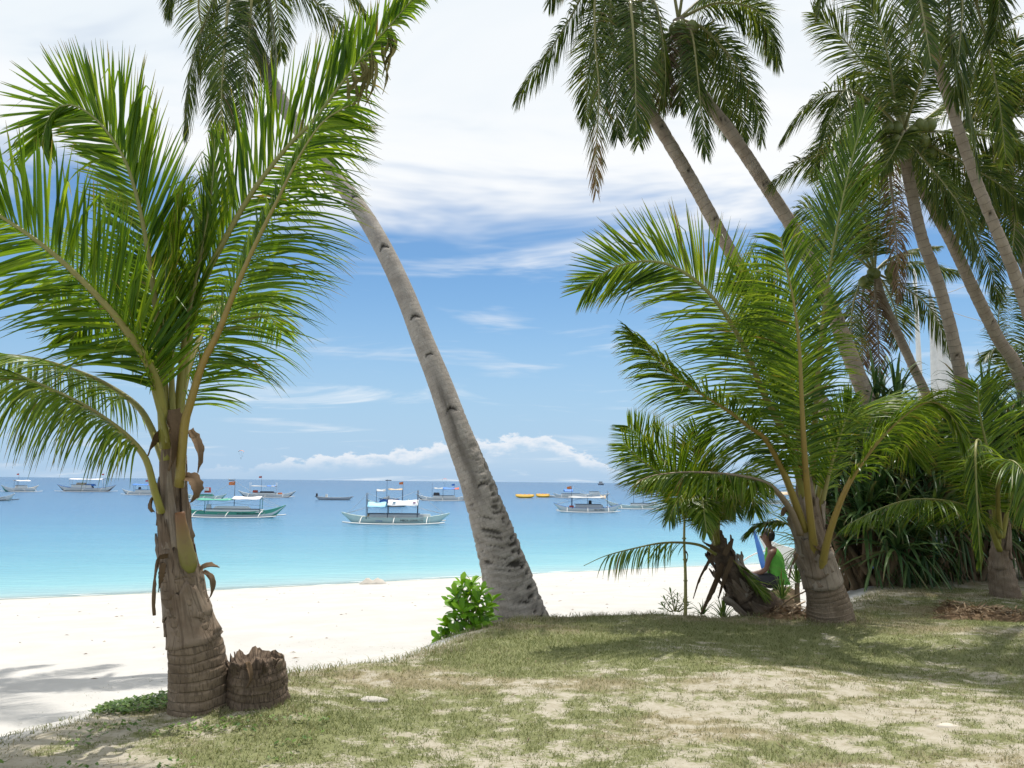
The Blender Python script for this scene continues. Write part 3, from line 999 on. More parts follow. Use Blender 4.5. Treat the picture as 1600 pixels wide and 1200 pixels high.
# (s0, s1, angle, w0, w1): angle 0 faces the camera, +pi/2 to the ... side
for s0, s1, th, w0, w1, fl in [(0.00, .30, 0.35, 1.5, 0.9, .012), (0.02, .34, 2.6, 1.5, 0.8, .02), (0.05, .30, -2.3, 1.5, 0.8, .02), (0.10, .44, 1.25, 0.9, 0.25, .030),
                               (0.12, .50, -1.20, 0.85, 0.30, .02), (0.22, .60, -0.25, .95, 0.35, .004), (0.25, .62, 2.2, 1.0, 0.3, .02), (0.28, .66, 0.75, .85, 0.30, .012),
                               (0.36, .74, -1.0, 0.9, 0.30, .016), (0.42, .86, 0.25, 0.9, 0.25, .012), (0.45, .85, 1.5, 0.8, 0.25, .018), (0.50, .88, -2.2, 0.9, 0.3, .02)]:
    sheath(left, SH, SR, s0, s1, th, w0, w1, lift=0.012 + 0.016 * rng.uniform(), flare=fl * 1.1 + .004, mat='husk_pale' if rng.uniform() < .3 else 'husk', ragged=.45)
# yellow rotting stalk butt facing the camera
c_ = PX([(299, 895, D - .125), (291, 862, D - .13), (285, 830, D - .12), (281, 800, D - .11)])
Vt, ft, uvt = tube_geo(spline(c_, 20), np.interp(np.linspace(0, 1, 20), [0, .12, .5, 1], [.022, .056, .050, .030]), 14, ref=(0, -1, 0), squash=0.5, disp=lambda s, th, r: .012 * (fbm(s * 20, th * 1.5, 3) - .5))
link('stalk_butt', mesh('stalk_butt', Vt, ft, M['stub_yellow'], attr={'dat': np.stack([np.repeat(np.linspace(0, 1, 20), 14)] + [np.zeros(280)] * 2, 1)}), left)
for pts, w in [([(262, 868, 5.7), (246, 872, 5.65), (240, 905, 5.62), (238, 940, 5.62), (240, 962, 5.62)], .022), ([(255, 880, 5.68), (250, 900, 5.66), (247, 925, 5.66)], .018),
               ([(312, 890, 5.7), (326, 885, 5.68), (342, 887, 5.66)], .02), ([(318, 892, 5.7), (330, 905, 5.66), (330, 925, 5.66), (324, 940, 5.66)], .014),
               ([(296, 672, 5.74), (306, 690, 5.7), (311, 715, 5.68), (308, 738, 5.68)], .03), ([(288, 745, 5.74), (302, 752, 5.7), (305, 770, 5.68), (297, 785, 5.68)], .035),
               ([(262, 672, 5.72), (245, 680, 5.7), (236, 695, 5.68), (230, 712, 5.68)], .028), ([(270, 640, 5.7), (274, 665, 5.68), (270, 700, 5.66), (262, 735, 5.66)], .05),
               ([(240, 800, 5.72), (236, 790, 5.7), (244, 765, 5.7)], .02)]:
    ribbon(left, PX(pts), w)
# fronds  (photo pixel, photo pixel, metres)
LY = dict(L=0.66, n=92, w=0.031, r0=0.036, r1=0.004)
frond(left, PX([(262, 720, 5.78), (258, 620, 5.85), (246, 500, 5.9), (230, 385, 5.95), (212, 300, 6.0), (190, 240, 6.0), (150, 186, 6.02), (108, 163, 6.05), (78, 180, 6.05), (64, 228, 6.05)]),
      roll=82, v=8, droops=(0.22, 0.06), bare=.20, angs=((56, 34), (30, 34)), side=(.8, 1.15), wk=.66, gap=0, **{**LY, 'n': 104})
frond(left, PX([(258, 700, 5.74), (246, 600, 5.6), (195, 513, 5.45), (130, 440, 5.35), (52, 372, 5.25), (-60, 305, 5.15), (-190, 262, 5.1)]),
      roll=72, vs=(12, 12), wk=.56, droops=(0.40, 0.12), bare=.16, angs=((62, 34), (56, 34)), **{**LY, 'L': .68, 'n': 78, 'w': .036})
frond(left, PX([(252, 800, 5.72), (241, 765, 5.66), (228, 718, 5.6), (200, 683, 5.55), (160, 652, 5.5), (120, 628, 5.45), (60, 600, 5.4), (0, 577, 5.36), (-90, 560, 5.3), (-190, 575, 5.25)]),
      roll=12, v=-18, droop=2.4, bare=.22, leaf='leaf_mid', seg=5, **{**LY, 'L': .66, 'n': 74})
frond(left, PX([(256, 720, 5.85), (236, 668, 5.95), (214, 634, 6.05), (172, 604, 6.15), (120, 580, 6.2), (40, 558, 6.25), (-60, 556, 6.3), (-160, 590, 6.3)]),
      roll=10, v=-10, droop=2.2, bare=.22, leaf='leaf_mid', seg=5, **{**LY, 'L': .66, 'n': 74})
# long frond leaning right in front, and the one behind it reaching to the top edge
frond(left, PX([(280, 760, 5.72), (288, 668, 5.62), (297, 632, 5.58), (317, 568, 5.5), (341, 520, 5.44), (368, 452, 5.38), (400, 380, 5.32), (432, 316, 5.3), (468, 244, 5.3), (505, 190, 5.3), (545, 165, 5.3)]),
      roll=-66, vs=(50, 16), droops=(1.6, 0.85), side=(0.62, 1.1), bare=.20, angs=((60, 30), (62, 34)), rach='rachis_orange', seg=6, **{**LY, 'L': .62, 'n': 100, 'w': .030})
L6P = [(0, .5), (.1, .8), (.3, 1), (.52, 1), (.66, .72), (.76, .42), (.88, .30), (1, .26)]
frond(left, PX([(276, 700, 5.86), (290, 560, 5.92), (312, 455, 5.95), (358, 362, 5.95), (400, 292, 5.95), (452, 226, 5.92), (490, 188, 5.9), (534, 130, 5.88), (580, 72, 5.85), (616, 32, 5.82), (642, 2, 5.8), (690, -40, 5.8)]),
      roll=-80, vs=(6, 10), droops=(0.06, 1.7), side=(1.1, 0.75), bare=.20, angs=((44, 22), (50, 30)), tipdry=0.42, prof=L6P, wk=.62, **{**LY, 'L': .68, 'n': 92, 'w': .034, 'jit': .16})
for i in range(16):
    t_ = rng.uniform(0, 1)
    x0_, y0_ = 535 + 80 * t_, 132 - 98 * t_
    ln_ = rng.uniform(45, 105)
    ribbon(left, PX([(x0_, y0_, 5.86), (x0_ + rng.uniform(-2, 10), y0_ + ln_ * .35, 5.83), (x0_ + rng.uniform(-10, 8), y0_ + ln_ * .7, 5.82), (x0_ + rng.uniform(-12, 10), y0_ + ln_, 5.82)]), .011, mat='straw', name='withered_leaflet', twist=1.2)
# spear leaves in the middle
frond(left, PX([(272, 700, 5.8), (268, 560, 5.82), (272, 440, 5.84), (280, 350, 5.86), (288, 322, 5.8), (300, 330, 5.74)]), roll=85, v=10, droop=.15, bare=.25, ang=(16, 12), **{**LY, 'L': .45, 'n': 50})
frond(left, PX([(274, 700, 5.84), (288, 540, 5.88), (318, 380, 5.95), (332, 290, 6.0), (336, 215, 6.05)]), roll=80, v=10, droop=.1, bare=.3, ang=(20, 12), **{**LY, 'L': .42, 'n': 50})
frond(left, PX([(262, 700, 5.8), (257, 560, 5.82), (258, 470, 5.84), (262, 400, 5.86), (272, 330, 5.9)]), roll=-60, v=20, droop=.12, bare=.25, ang=(34, 16), **{**LY, 'L': .40, 'n': 56})
# hidden behind the crown
frond(left, PX([(262, 700, 5.9), (240, 560, 6.15), (205, 450, 6.45), (165, 408, 6.8), (120, 420, 7.1), (80, 470, 7.3)]), roll=15, v=20, droop=.4, **{**LY, 'L': .55, 'n': 70})
frond(left, PX([(270, 690, 5.9), (300, 560, 6.25), (345, 480, 6.7), (400, 470, 7.2), (440, 520, 7.6)]), roll=-10, v=5, droop=.9, **{**LY, 'L': .55, 'n': 70})
frond(left, PX([(264, 690, 5.7), (225, 560, 5.6), (190, 500, 5.75), (150, 490, 5.9), (110, 530, 6.0)]), roll=35, v=5, droop=.8, **{**LY, 'L': .5, 'n': 66})

# ---- cut stump beside it
sb = P(402, 1112, 5.85)
st = thing('palm_stump', 'dark cut palm stump with ragged top beside the left trunk', 'stump', tuple(sb))
cst = PX([(402, 1135, 5.85), (402, 1100, 5.85), (401, 1062, 5.85), (399, 1028, 5.85)])
V, f, uv = tube_geo(spline(cst, 60), np.interp(np.linspace(0, 1, 60), [0, .2, .55, .85, 1], [h * 5.85 / FPX for h in (54, 52, 48, 43, 38)]), 44, ref=(0, -1, 0),
                    disp=lambda s, th, r: 0.05 * (fbm(s * 9, 4 + np.cos(th) * 2.4, 5) - 0.5) + .05 * (fbm(s * 2, 4 + np.sin(th) * 1.2, 15) - .5) - 0.006 * (1 - (s / .045 + .6 * np.sin(th) + 1.2 * fbm(s * 4, 3 + np.cos(th), 6)) % 1) ** 2)
kk = np.arange(44)
V[-44:] += np.stack([0 * kk, 0 * kk, 0.10 * (vnoise(kk * .45, kk * 0, 8) - 0.45)], 1)
V[-88:-44] += np.stack([0 * kk, 0 * kk, 0.03 * (vnoise(kk * .6, kk * 0, 8) - 0.4)], 1)
# rotted hollow top
rim = V[-44:].copy(); cen_ = rim.mean(0)
f = [f[0]]
rows_ = []
for sc_, dz_ in ((.86, -.03), (.62, -.055), (.3, -.06), (.05, -.05)):
    r_ = cen_ + (rim - cen_) * [sc_, sc_, sc_ * .6] + [0, 0, dz_]
    r_[:, 2] += .03 * (fbm(np.cos(kk * .1428) * 3 * sc_ + 5, np.sin(kk * .1428) * 3 * sc_ + 5, 19) - .5)
    rows_.append(r_)
n0_ = len(V)
V = np.vstack([V] + rows_)
st_ = np.concatenate([[n0_ - 44], n0_ + 44 * np.arange(4)])
for a_, b_ in zip(st_[:-1], st_[1:]):
    f.append(np.stack([a_ + kk, a_ + (kk + 1) % 44, b_ + (kk + 1) % 44, b_ + kk], 1))
uv = np.vstack([uv] + [uv[-44:] + [0, .02 * i] for i in range(1, 5)])
link('stump_body', mesh('stump_body', V, f, M['stump'], uv=uv, attr={'dat': np.zeros((len(V), 3))}), st)
for i in range(15):
    th = rng.uniform(-1.8, 1.8) if i < 11 else rng.uniform(0, 6.28)
    sheath(st, cst, [h * 5.66 / FPX for h in (53, 48, 42, 36)], rng.uniform(.55, .75), rng.uniform(.97, 1.12), th, .34, .20, lift=.008, flare=rng.uniform(-.02, .06), mat='stump' if i % 3 else 'husk', name='husk_flap', ragged=.55, ns=6, nt=6)
ribbon(st, PX([(386, 1035, 5.67), (390, 1050, 5.65), (390, 1063, 5.64), (384, 1075, 5.64)]), .014)

# ---- tall leaning palm
pb = P(810, 958, 10.6)
lean_p = palm('tall coconut palm leaning left from the mound, bare grey notched trunk', pb, name='coconut_palm')
tp = PX([(818, 985, 10.6), (806, 950, 10.6), (786, 880, 10.65), (764, 810, 10.7), (742, 745, 10.8), (716, 678, 10.9), (688, 600, 11.1), (660, 530, 11.3), (632, 458, 11.55), (602, 394, 11.8), (570, 338, 12.1),
         (528, 280, 12.5), (480, 220, 12.9), (430, 140, 13.2), (385, 40, 13.4), (372, -20, 13.5)])
hw = [50, 40, 31.5, 26.5, 22.8, 20, 18.2, 17, 16, 15, 14.2, 13.5, 13, 12.5, 12, 12]
rd = [h * .90 * p_ / FPX for h, p_ in zip(hw, [10.6, 10.6, 10.65, 10.7, 10.8, 10.9, 11.1, 11.3, 11.55, 11.8, 12.1, 12.5, 12.9, 13.2, 13.4, 13.5])]
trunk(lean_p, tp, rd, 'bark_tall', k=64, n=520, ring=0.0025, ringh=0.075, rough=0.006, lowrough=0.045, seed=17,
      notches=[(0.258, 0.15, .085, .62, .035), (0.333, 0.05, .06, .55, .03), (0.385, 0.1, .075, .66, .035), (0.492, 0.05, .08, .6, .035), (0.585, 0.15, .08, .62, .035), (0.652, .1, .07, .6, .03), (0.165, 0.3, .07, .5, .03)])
CP = (372, -25)
TP = dict(L=0.62, n=72, w=0.040, r0=.035, r1=.006, leaf='leaf_old', rach='rachis_old', seg=4, fold=True, bare=.18)
for pts, roll, kw in [
    ([(372, -20, 13.4), (340, -10, 13.1), (312, 58, 12.9), (296, 120, 12.8), (287, 208, 12.75)], 25, dict(v=-15, droop=1.0)),
    ([(372, -20, 13.4), (358, 0, 12.9), (352, 60, 12.6), (347, 130, 12.5), (344, 222, 12.5)], 10, dict(v=-10, droop=1.0, dry=.12)),
    ([(372, -20, 13.4), (392, -10, 13.0), (388, 60, 12.8), (382, 130, 12.7), (372, 200, 12.7)], -20, dict(v=-10, droop=1.0)),
    ([(372, -20, 13.5), (416, -5, 13.4), (428, 50, 13.3), (430, 120, 13.2), (414, 192, 13.2)], -25, dict(v=-12, droop=1.0)),
    ([(375, -25, 13.5), (440, -30, 13.3), (500, 8, 13.2), (536, 44, 13.2), (561, 88, 13.2)], -15, dict(v=-5, droop=.9)),
    ([(375, -25, 13.5), (450, -70, 13.6), (520, -45, 13.7), (572, 24, 13.8)], 0, dict(v=5, droop=.7)),
    ([(372, -25, 13.5), (310, -60, 13.4), (272, -25, 13.3), (262, 20, 13.3)], 0, dict(v=5, droop=.7)),
    ([(372, -25, 13.5), (330, -40, 14.1), (310, 10, 14.6), (330, 90, 14.8), (345, 150, 14.9)], 0, dict(v=-5, droop=1.0)),
    ([(372, -25, 13.5), (400, -60, 14.2), (430, 0, 14.8), (440, 90, 15.0)], 0, dict(v=-5, droop=1.0)),
    ([(372, -25, 13.5), (360, -150, 13.9), (300, -230, 14.3), (230, -240, 14.8)], 0, dict(v=20, droop=.4)),
    ([(372, -25, 13.5), (390, -160, 13.0), (450, -250, 12.5), (530, -250, 12.0)], 0, dict(v=20, droop=.4)),
    ([(372, -25, 13.5), (380, -140, 14.2), (390, -200, 15.2), (400, -160, 16)], 0, dict(v=20, droop=.4))]:
    frond(lean_p, PX(pts), roll=roll, **{**TP, **kw})
for i in range(5):
    q = P(366 + 9 * i, -8 + 5 * (i % 2), 13.3)
    V, f, uv = tube_geo(np.array([q + [0, 0, z] for z in (-.13, -.11, -.05, .02, .08, .11)]), [.01, .06, .10, .10, .05, .01], 10)
    link('coconut', mesh('coconut', V, f, M['coconut']), lean_p)

# ---- pair of tall palms, centre right
FARK = dict(L=0.66, n=64, w=0.048, r0=.035, r1=.006, leaf='leaf_old', rach='rachis_old', seg=3, fold=True, bare=.16, v=-5, droop=.9)


def tall_palm(label, tpix, hwpix, fr, nuts=0, nutc=None, mat='bark_far', group=None, kwall=None, sink=None, notches=()):
    pts = PX(tpix)
    b = pts[0].copy()
    root = palm(label, b, group)
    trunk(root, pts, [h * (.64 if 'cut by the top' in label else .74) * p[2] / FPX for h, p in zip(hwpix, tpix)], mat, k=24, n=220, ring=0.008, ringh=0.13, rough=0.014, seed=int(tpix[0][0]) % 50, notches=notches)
    for pp, roll, kw in fr:
        k2 = dict(kw)
        if k2.pop('dead', False):
            k2.update(leaf='leaf_dead', rach='rachis_dead')
        frond(root, PX(pp), roll=roll, **{**FARK, **(kwall or {}), **k2})
    for i in range(nuts):
        q = P(nutc[0] + rng.uniform(-1, 1) * nutc[3], nutc[1] + rng.uniform(-1, 1) * nutc[3] * .6, nutc[2] + rng.uniform(-.25, .05))
        V, f, uv = tube_geo(np.array([q + [0, 0, z] for z in (-.13, -.11, -.05, .02, .08, .11)]), [.01, .06, .10, .10, .05, .01], 10)
        link('coconut', mesh('coconut', V, f, M['coconut']), root)
    return root


def ntch(*ts):
    return [(t, rng.uniform(-.5, .5), .07, .6, .03) for t in ts]


gA = (985, 10, 14.0)
tall_palm('left one of the two tall leaning palms at top centre, brown frond hanging',
          [(1395, 900, 14.8), (1330, 720, 14.6), (1290, 640, 14.5), (1215, 520, 14.3), (1145, 400, 14.1), (1085, 290, 14.0), (1035, 205, 14.0), (995, 140, 14.0), (985, 60, 14.0), (985, 10, 14.0)],
          [22, 18, 16, 15, 14.5, 14, 14, 14, 14, 13],
          [([gA, (925, -20, 13.8), (890, 30, 13.6), (855, 85, 13.5), (830, 118, 13.5), (806, 158, 13.5)], 20, {}),
           ([gA, (935, -15, 13.5), (930, 60, 13.2), (936, 140, 13.1), (932, 230, 13.1), (931, 298, 13.1)], 15, dict(tipdry=.9)),
           ([gA, (985, 5, 13.3), (990, 60, 13.0), (993, 130, 12.9), (994, 205, 12.9)], 0, {}),
           ([gA, (955, -5, 13.6), (958, 70, 13.4), (962, 150, 13.4), (965, 215, 13.4)], 10, dict(dry=.15)),
           ([gA, (1020, 0, 13.6), (1035, 60, 13.4), (1040, 120, 13.4), (1036, 170, 13.4)], -20, {}),
           ([gA, (950, -5, 14.4), (930, 60, 14.6), (918, 130, 14.7), (915, 190, 14.7)], 10, {}),
           ([gA, (1000, 0, 14.5), (1008, 70, 14.7), (1005, 160, 14.8), (998, 225, 14.8)], 0, {}),
           ([gA, (930, -60, 14.2), (885, -50, 14.3), (858, 5, 14.4)], 10, {}),
           ([gA, (970, -110, 13.8), (910, -190, 13.6), (840, -200, 13.4)], 0, dict(v=20, droop=.5)),
           ([gA, (1000, -110, 14.4), (1050, -190, 14.8), (1120, -170, 15)], 0, dict(v=20, droop=.5)),
           ([gA, (985, -90, 14.6), (985, -130, 15.3), (985, -80, 16)], 0, dict(v=20, droop=.5))],
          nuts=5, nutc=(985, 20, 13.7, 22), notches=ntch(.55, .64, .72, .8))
gB = (1060, 30, 14.4)
tall_palm('right one of the two tall leaning palms at top centre, green crown',
          [(1410, 900, 15.4), (1385, 710, 15.2), (1362, 645, 15.1), (1330, 560, 15), (1290, 460, 14.8), (1248, 372, 14.7), (1190, 280, 14.6), (1140, 205, 14.5), (1095, 145, 14.4), (1070, 80, 14.4), (1060, 30, 14.4)],
          [22, 19, 18, 17.5, 17, 16, 15, 14, 14, 13, 13],
          [([gB, (1120, 5, 14.2), (1180, 15, 14.1), (1205, 55, 14.1), (1218, 100, 14.1)], -10, {}),
           ([gB, (1100, 45, 14.0), (1150, 100, 13.9), (1180, 160, 13.9), (1191, 218, 13.9)], -20, {}),
           ([gB, (1080, 50, 13.8), (1090, 120, 13.6), (1096, 180, 13.6), (1103, 238, 13.6)], -10, {}),
           ([gB, (1115, 55, 14.6), (1145, 110, 14.8), (1158, 170, 14.9), (1160, 222, 14.9)], -15, {}),
           ([gB, (1050, 55, 14.0), (1038, 100, 13.9), (1034, 165, 13.9)], 10, dict(dead=True, n=40)),
           ([gB, (1085, 45, 14.8), (1110, 95, 15.1), (1130, 150, 15.2), (1140, 205, 15.2)], 0, {}),
           ([gB, (1110, -10, 14.8), (1160, -5, 15.2), (1190, 40, 15.4), (1205, 90, 15.4)], 0, {}),
           ([gB, (1080, -60, 14.1), (1140, -100, 13.9), (1215, -60, 13.7)], 0, dict(v=20, droop=.6)),
           ([gB, (1040, -80, 14.8), (1020, -140, 15.2), (990, -160, 15.6)], 0, dict(v=20, droop=.6)),
           ([gB, (1062, 60, 13.9), (1066, 110, 13.8), (1062, 165, 13.8)], 5, {})],
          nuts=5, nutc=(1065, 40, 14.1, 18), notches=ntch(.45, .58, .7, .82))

# ---- palm with coconuts, right
gC = (1412, 205, 15.0)
tall_palm('tall palm with coconuts and dark upright fronds at upper right, slim curved trunk',
          [(1530, 905, 15.6), (1520, 720, 15.4), (1512, 640, 15.3), (1500, 580, 15.2), (1482, 500, 15.1), (1462, 430, 15.05), (1440, 370, 15.0), (1424, 300, 15.0), (1414, 240, 15.0), (1412, 205, 15.0)],
          [20, 17, 15.5, 14.5, 13.5, 13, 12.5, 12, 12, 12],
          [([gC, (1370, 175, 14.7), (1333, 145, 14.5), (1283, 148, 14.4), (1245, 182, 14.3), (1222, 216, 14.3)], 20, {}),
           ([gC, (1362, 222, 14.5), (1310, 232, 14.3), (1250, 254, 14.2), (1203, 288, 14.1)], 25, {}),
           ([gC, (1370, 165, 14.4), (1325, 140, 14.1), (1303, 172, 13.9), (1288, 215, 13.8)], 10, {}),
           ([gC, (1398, 160, 14.8), (1390, 100, 14.6), (1376, 50, 14.5), (1355, 0, 14.4)], 65, dict(v=10, droop=.5, L=.8)),
           ([gC, (1385, 150, 15.3), (1350, 100, 15.5), (1312, 55, 15.6), (1272, 20, 15.7)], 50, dict(v=5, droop=.6, L=.75)),
           ([gC, (1395, 120, 15.3), (1372, 40, 15.5), (1330, -20, 15.6), (1280, -40, 15.7)], 40, dict(v=5, droop=.6, L=.75)),
           ([gC, (1415, 120, 15.2), (1425, 50, 15.3), (1430, -20, 15.3), (1440, -60, 15.3)], -60, dict(v=10, droop=.5, L=.75)),
           ([gC, (1408, 215, 14.4), (1395, 240, 14.1), (1376, 270, 14.0)], 0, dict(v=10, L=.5)),
           ([gC, (1455, 228, 14.7), (1502, 252, 14.5), (1567, 292, 14.3), (1610, 335, 14.2)], -30, {}),
           ([gC, (1445, 250, 14.5), (1478, 290, 14.2), (1507, 335, 14.1), (1522, 400, 14.1)], -35, {}),
           ([gC, (1455, 205, 14.8), (1502, 208, 14.7), (1567, 218, 14.6), (1615, 240, 14.6)], -15, dict(v=-25, droop=1.3)),
           ([gC, (1392, 265, 15.0), (1396, 320, 15.0), (1402, 400, 15.0), (1404, 470, 15.0)], 0, dict(dead=True, n=44, L=.45, droop=1.6)),
           ([gC, (1430, 150, 14.7), (1450, 105, 14.5), (1480, 70, 14.4), (1510, 70, 14.3)], -30, dict(L=.6)),
           ([gC, (1440, 190, 15.4), (1480, 165, 15.8), (1530, 170, 16.1), (1570, 210, 16.3)], -10, {}),
           ([gC, (1370, 190, 15.5), (1330, 190, 15.9), (1290, 220, 16.2), (1265, 270, 16.3)], 10, {}),
           ([gC, (1440, 240, 15.4), (1465, 280, 15.7), (1480, 340, 15.8)], -10, {})],
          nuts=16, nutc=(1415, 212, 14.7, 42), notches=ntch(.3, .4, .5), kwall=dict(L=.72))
gD = (1428, 250, 16.2)
tall_palm('thick leaning trunk palm crossing behind the coconut palm at right',
          [(1640, 760, 17), (1592, 585, 16.8), (1560, 530, 16.7), (1520, 450, 16.5), (1490, 385, 16.4), (1458, 325, 16.3), (1432, 280, 16.2), (1428, 250, 16.2)],
          [18, 15, 14, 13, 12.5, 12, 12, 12],
          [([gD, (1470, 290, 16), (1510, 340, 15.9), (1545, 410, 15.8), (1560, 470, 15.8)], -25, {}),
           ([gD, (1480, 260, 16.3), (1540, 300, 16.3), (1590, 380, 16.3)], -15, {}),
           ([gD, (1400, 250, 16.6), (1350, 270, 17), (1310, 320, 17.3)], 15, {}),
           ([gD, (1420, 200, 16.8), (1400, 130, 17.2), (1360, 100, 17.5)], 20, dict(v=15)),
           ([gD, (1450, 200, 16.8), (1490, 150, 17.2), (1540, 140, 17.5)], -20, dict(v=15))],
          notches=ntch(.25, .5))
gE = (1432, -70, 11.6)
tall_palm('palm whose crown is cut by the top edge, its trunk crossing at far right',
          [(1790, 930, 12.6), (1690, 700, 12.4), (1625, 540, 12.2), (1582, 420, 12.1), (1540, 320, 12.0), (1505, 225, 11.9), (1475, 130, 11.8), (1455, 60, 11.7), (1440, 0, 11.6), (1432, -70, 11.6)],
          [22, 19, 17, 16, 15, 14, 13.5, 13, 13, 12],
          [([gE, (1490, -60, 11.2), (1503, 0, 11.0), (1500, 60, 10.9), (1490, 155, 10.9)], -10, dict(L=.7)),
           ([gE, (1520, -80, 11.4), (1560, -20, 11.3), (1556, 50, 11.3), (1545, 70, 11.3)], -10, {}),
           ([gE, (1540, -40, 11.9), (1545, 40, 12), (1550, 66, 12), (1575, 35, 12), (1610, 15, 12)], 0, dict(L=.35, n=40)),
           ([gE, (1420, -90, 11.0), (1440, 10, 10.4), (1455, 100, 10.2)], 0, dict(L=.45)),
           ([gE, (1475, -40, 11.2), (1488, 60, 11.0), (1512, 160, 10.9), (1530, 265, 10.9)], -10, dict(L=.6)),
           ([gE, (1500, -60, 11.8), (1535, 40, 11.7), (1560, 150, 11.6), (1572, 250, 11.6)], -15, dict(L=.6)),
           ([gE, (1350, -120, 11.3), (1300, -60, 11.2), (1280, 10, 11.2)], 10, {}),
           ([gE, (1440, -200, 11.0), (1480, -260, 10.2), (1520, -200, 9.4)], 0, dict(v=10)),
           ([gE, (1500, -180, 11.6), (1600, -230, 11.4), (1690, -150, 11.2)], 0, dict(v=10)),
           ([gE, (1400, -200, 11.8), (1330, -260, 11.6), (1250, -200, 11.4)], 0, dict(v=10)),
           ([gE, (1490, -180, 11.0), (1560, -220, 10.2), (1640, -150, 9.5)], 0, dict(v=10)),
           ([gE, (1430, -180, 12.2), (1430, -240, 13.2), (1430, -180, 14)], 0, dict(v=10))],
          nuts=0, notches=ntch(.5, .62))
gF = (1572, 205, 16.0)
tall_palm('dark bushy palm at the right edge with curled fronds',
          [(1660, 760, 16.8), (1640, 600, 16.6), (1606, 430, 16.3), (1585, 340, 16.1), (1574, 260, 16.0), (1572, 205, 16.0)],
          [15, 13, 12, 11, 11, 11],
          [([gF, (1560, 160, 15.8), (1545, 120, 15.7), (1520, 110, 15.6), (1500, 130, 15.6)], 40, {}),
           ([gF, (1570, 140, 16), (1578, 90, 16), (1590, 60, 16)], -50, {}),
           ([gF, (1545, 180, 15.6), (1515, 180, 15.4), (1495, 220, 15.3)], 20, {}),
           ([gF, (1600, 150, 15.7), (1630, 130, 15.6), (1660, 160, 15.5)], -30, {}),
           ([gF, (1600, 210, 15.6), (1610, 270, 15.4), (1600, 330, 15.3)], -20, {}),
           ([gF, (1560, 230, 15.5), (1545, 290, 15.3), (1540, 350, 15.2)], 10, {}),
           ([gF, (1545, 250, 16.3), (1520, 300, 16.5), (1500, 370, 16.6)], 10, {}),
           ([gF, (1580, 260, 15.5), (1586, 330, 15.3), (1580, 410, 15.2)], 0, dict(dry=.2)),
           ([gF, (1590, 130, 16.5), (1610, 70, 16.8), (1650, 60, 17)], -20, {})],
          nuts=4, nutc=(1572, 225, 15.7, 20))
gG = (1366, 425, 18.0)
tall_palm('shorter slim palm behind, crown level with the middle palms, dead fronds hanging',
          [(1490, 760, 18.6), (1452, 630, 18.4), (1425, 570, 18.3), (1400, 515, 18.2), (1378, 465, 18.1), (1366, 425, 18.0)],
          [13, 11, 10, 9.5, 9, 9],
          [([gG, (1356, 360, 17.8), (1342, 310, 17.7), (1326, 280, 17.6)], 55, dict(L=.8)),
           ([gG, (1330, 370, 17.6), (1295, 335, 17.4), (1255, 325, 17.3), (1232, 345, 17.2)], 35, dict(L=.8)),
           ([gG, (1330, 395, 17.5), (1285, 372, 17.3), (1240, 385, 17.1)], 25, dict(L=.8)),
           ([gG, (1372, 350, 18.1), (1374, 300, 18.1), (1366, 275, 18.1)], -50, dict(L=.8)),
           ([gG, (1340, 330, 18.4), (1310, 285, 18.6), (1270, 270, 18.8)], 35, dict(L=.8)),
           ([gG, (1420, 454, 17.7), (1455, 484, 17.5), (1486, 548, 17.4)], -25, {}),
           ([gG, (1388, 412, 17.8), (1436, 412, 17.6), (1494, 426, 17.5)], -10, dict(droop=1.3, L=.6)),
           ([gG, (1388, 405, 18.2), (1422, 393, 18.4), (1464, 386, 18.5)], -10, dict(L=.5)),
           ([gG, (1368, 470, 17.9), (1372, 525, 17.9), (1375, 606, 17.9)], 0, dict(dead=True, n=44, L=.5, droop=1.8)),
           ([gG, (1345, 440, 17.7), (1330, 500, 17.5), (1335, 590, 17.4)], 10, dict(dry=.25)),
           ([gG, (1350, 450, 18.2), (1345, 510, 18.3), (1350, 570, 18.3)], 10, dict(dead=True, n=40)),
           ([gG, (1385, 450, 18.4), (1400, 490, 18.6), (1405, 540, 18.6)], 0, {})],
          nuts=9, nutc=(1372, 425, 17.8, 26), kwall=dict(n=56))
gH = (1600, 610, 19)
tall_palm('low palm crown peeking out behind the hedge at the right edge',
          [(1640, 800, 19.4), (1630, 720, 19.2), (1615, 650, 19.1), (1600, 610, 19)], [12, 11, 10, 10],
          [([gH, (1580, 570, 18.7), (1560, 545, 18.5), (1535, 560, 18.4)], 25, {}), ([gH, (1570, 600, 18.6), (1530, 610, 18.4), (1495, 650, 18.3)], 15, {}),
           ([gH, (1605, 560, 19), (1610, 500, 19), (1590, 450, 19)], 40, {}), ([gH, (1575, 560, 19.4), (1560, 500, 19.7), (1570, 450, 20)], 40, {}), ([gH, (1590, 650, 18.6), (1570, 690, 18.4)], 10, {})])

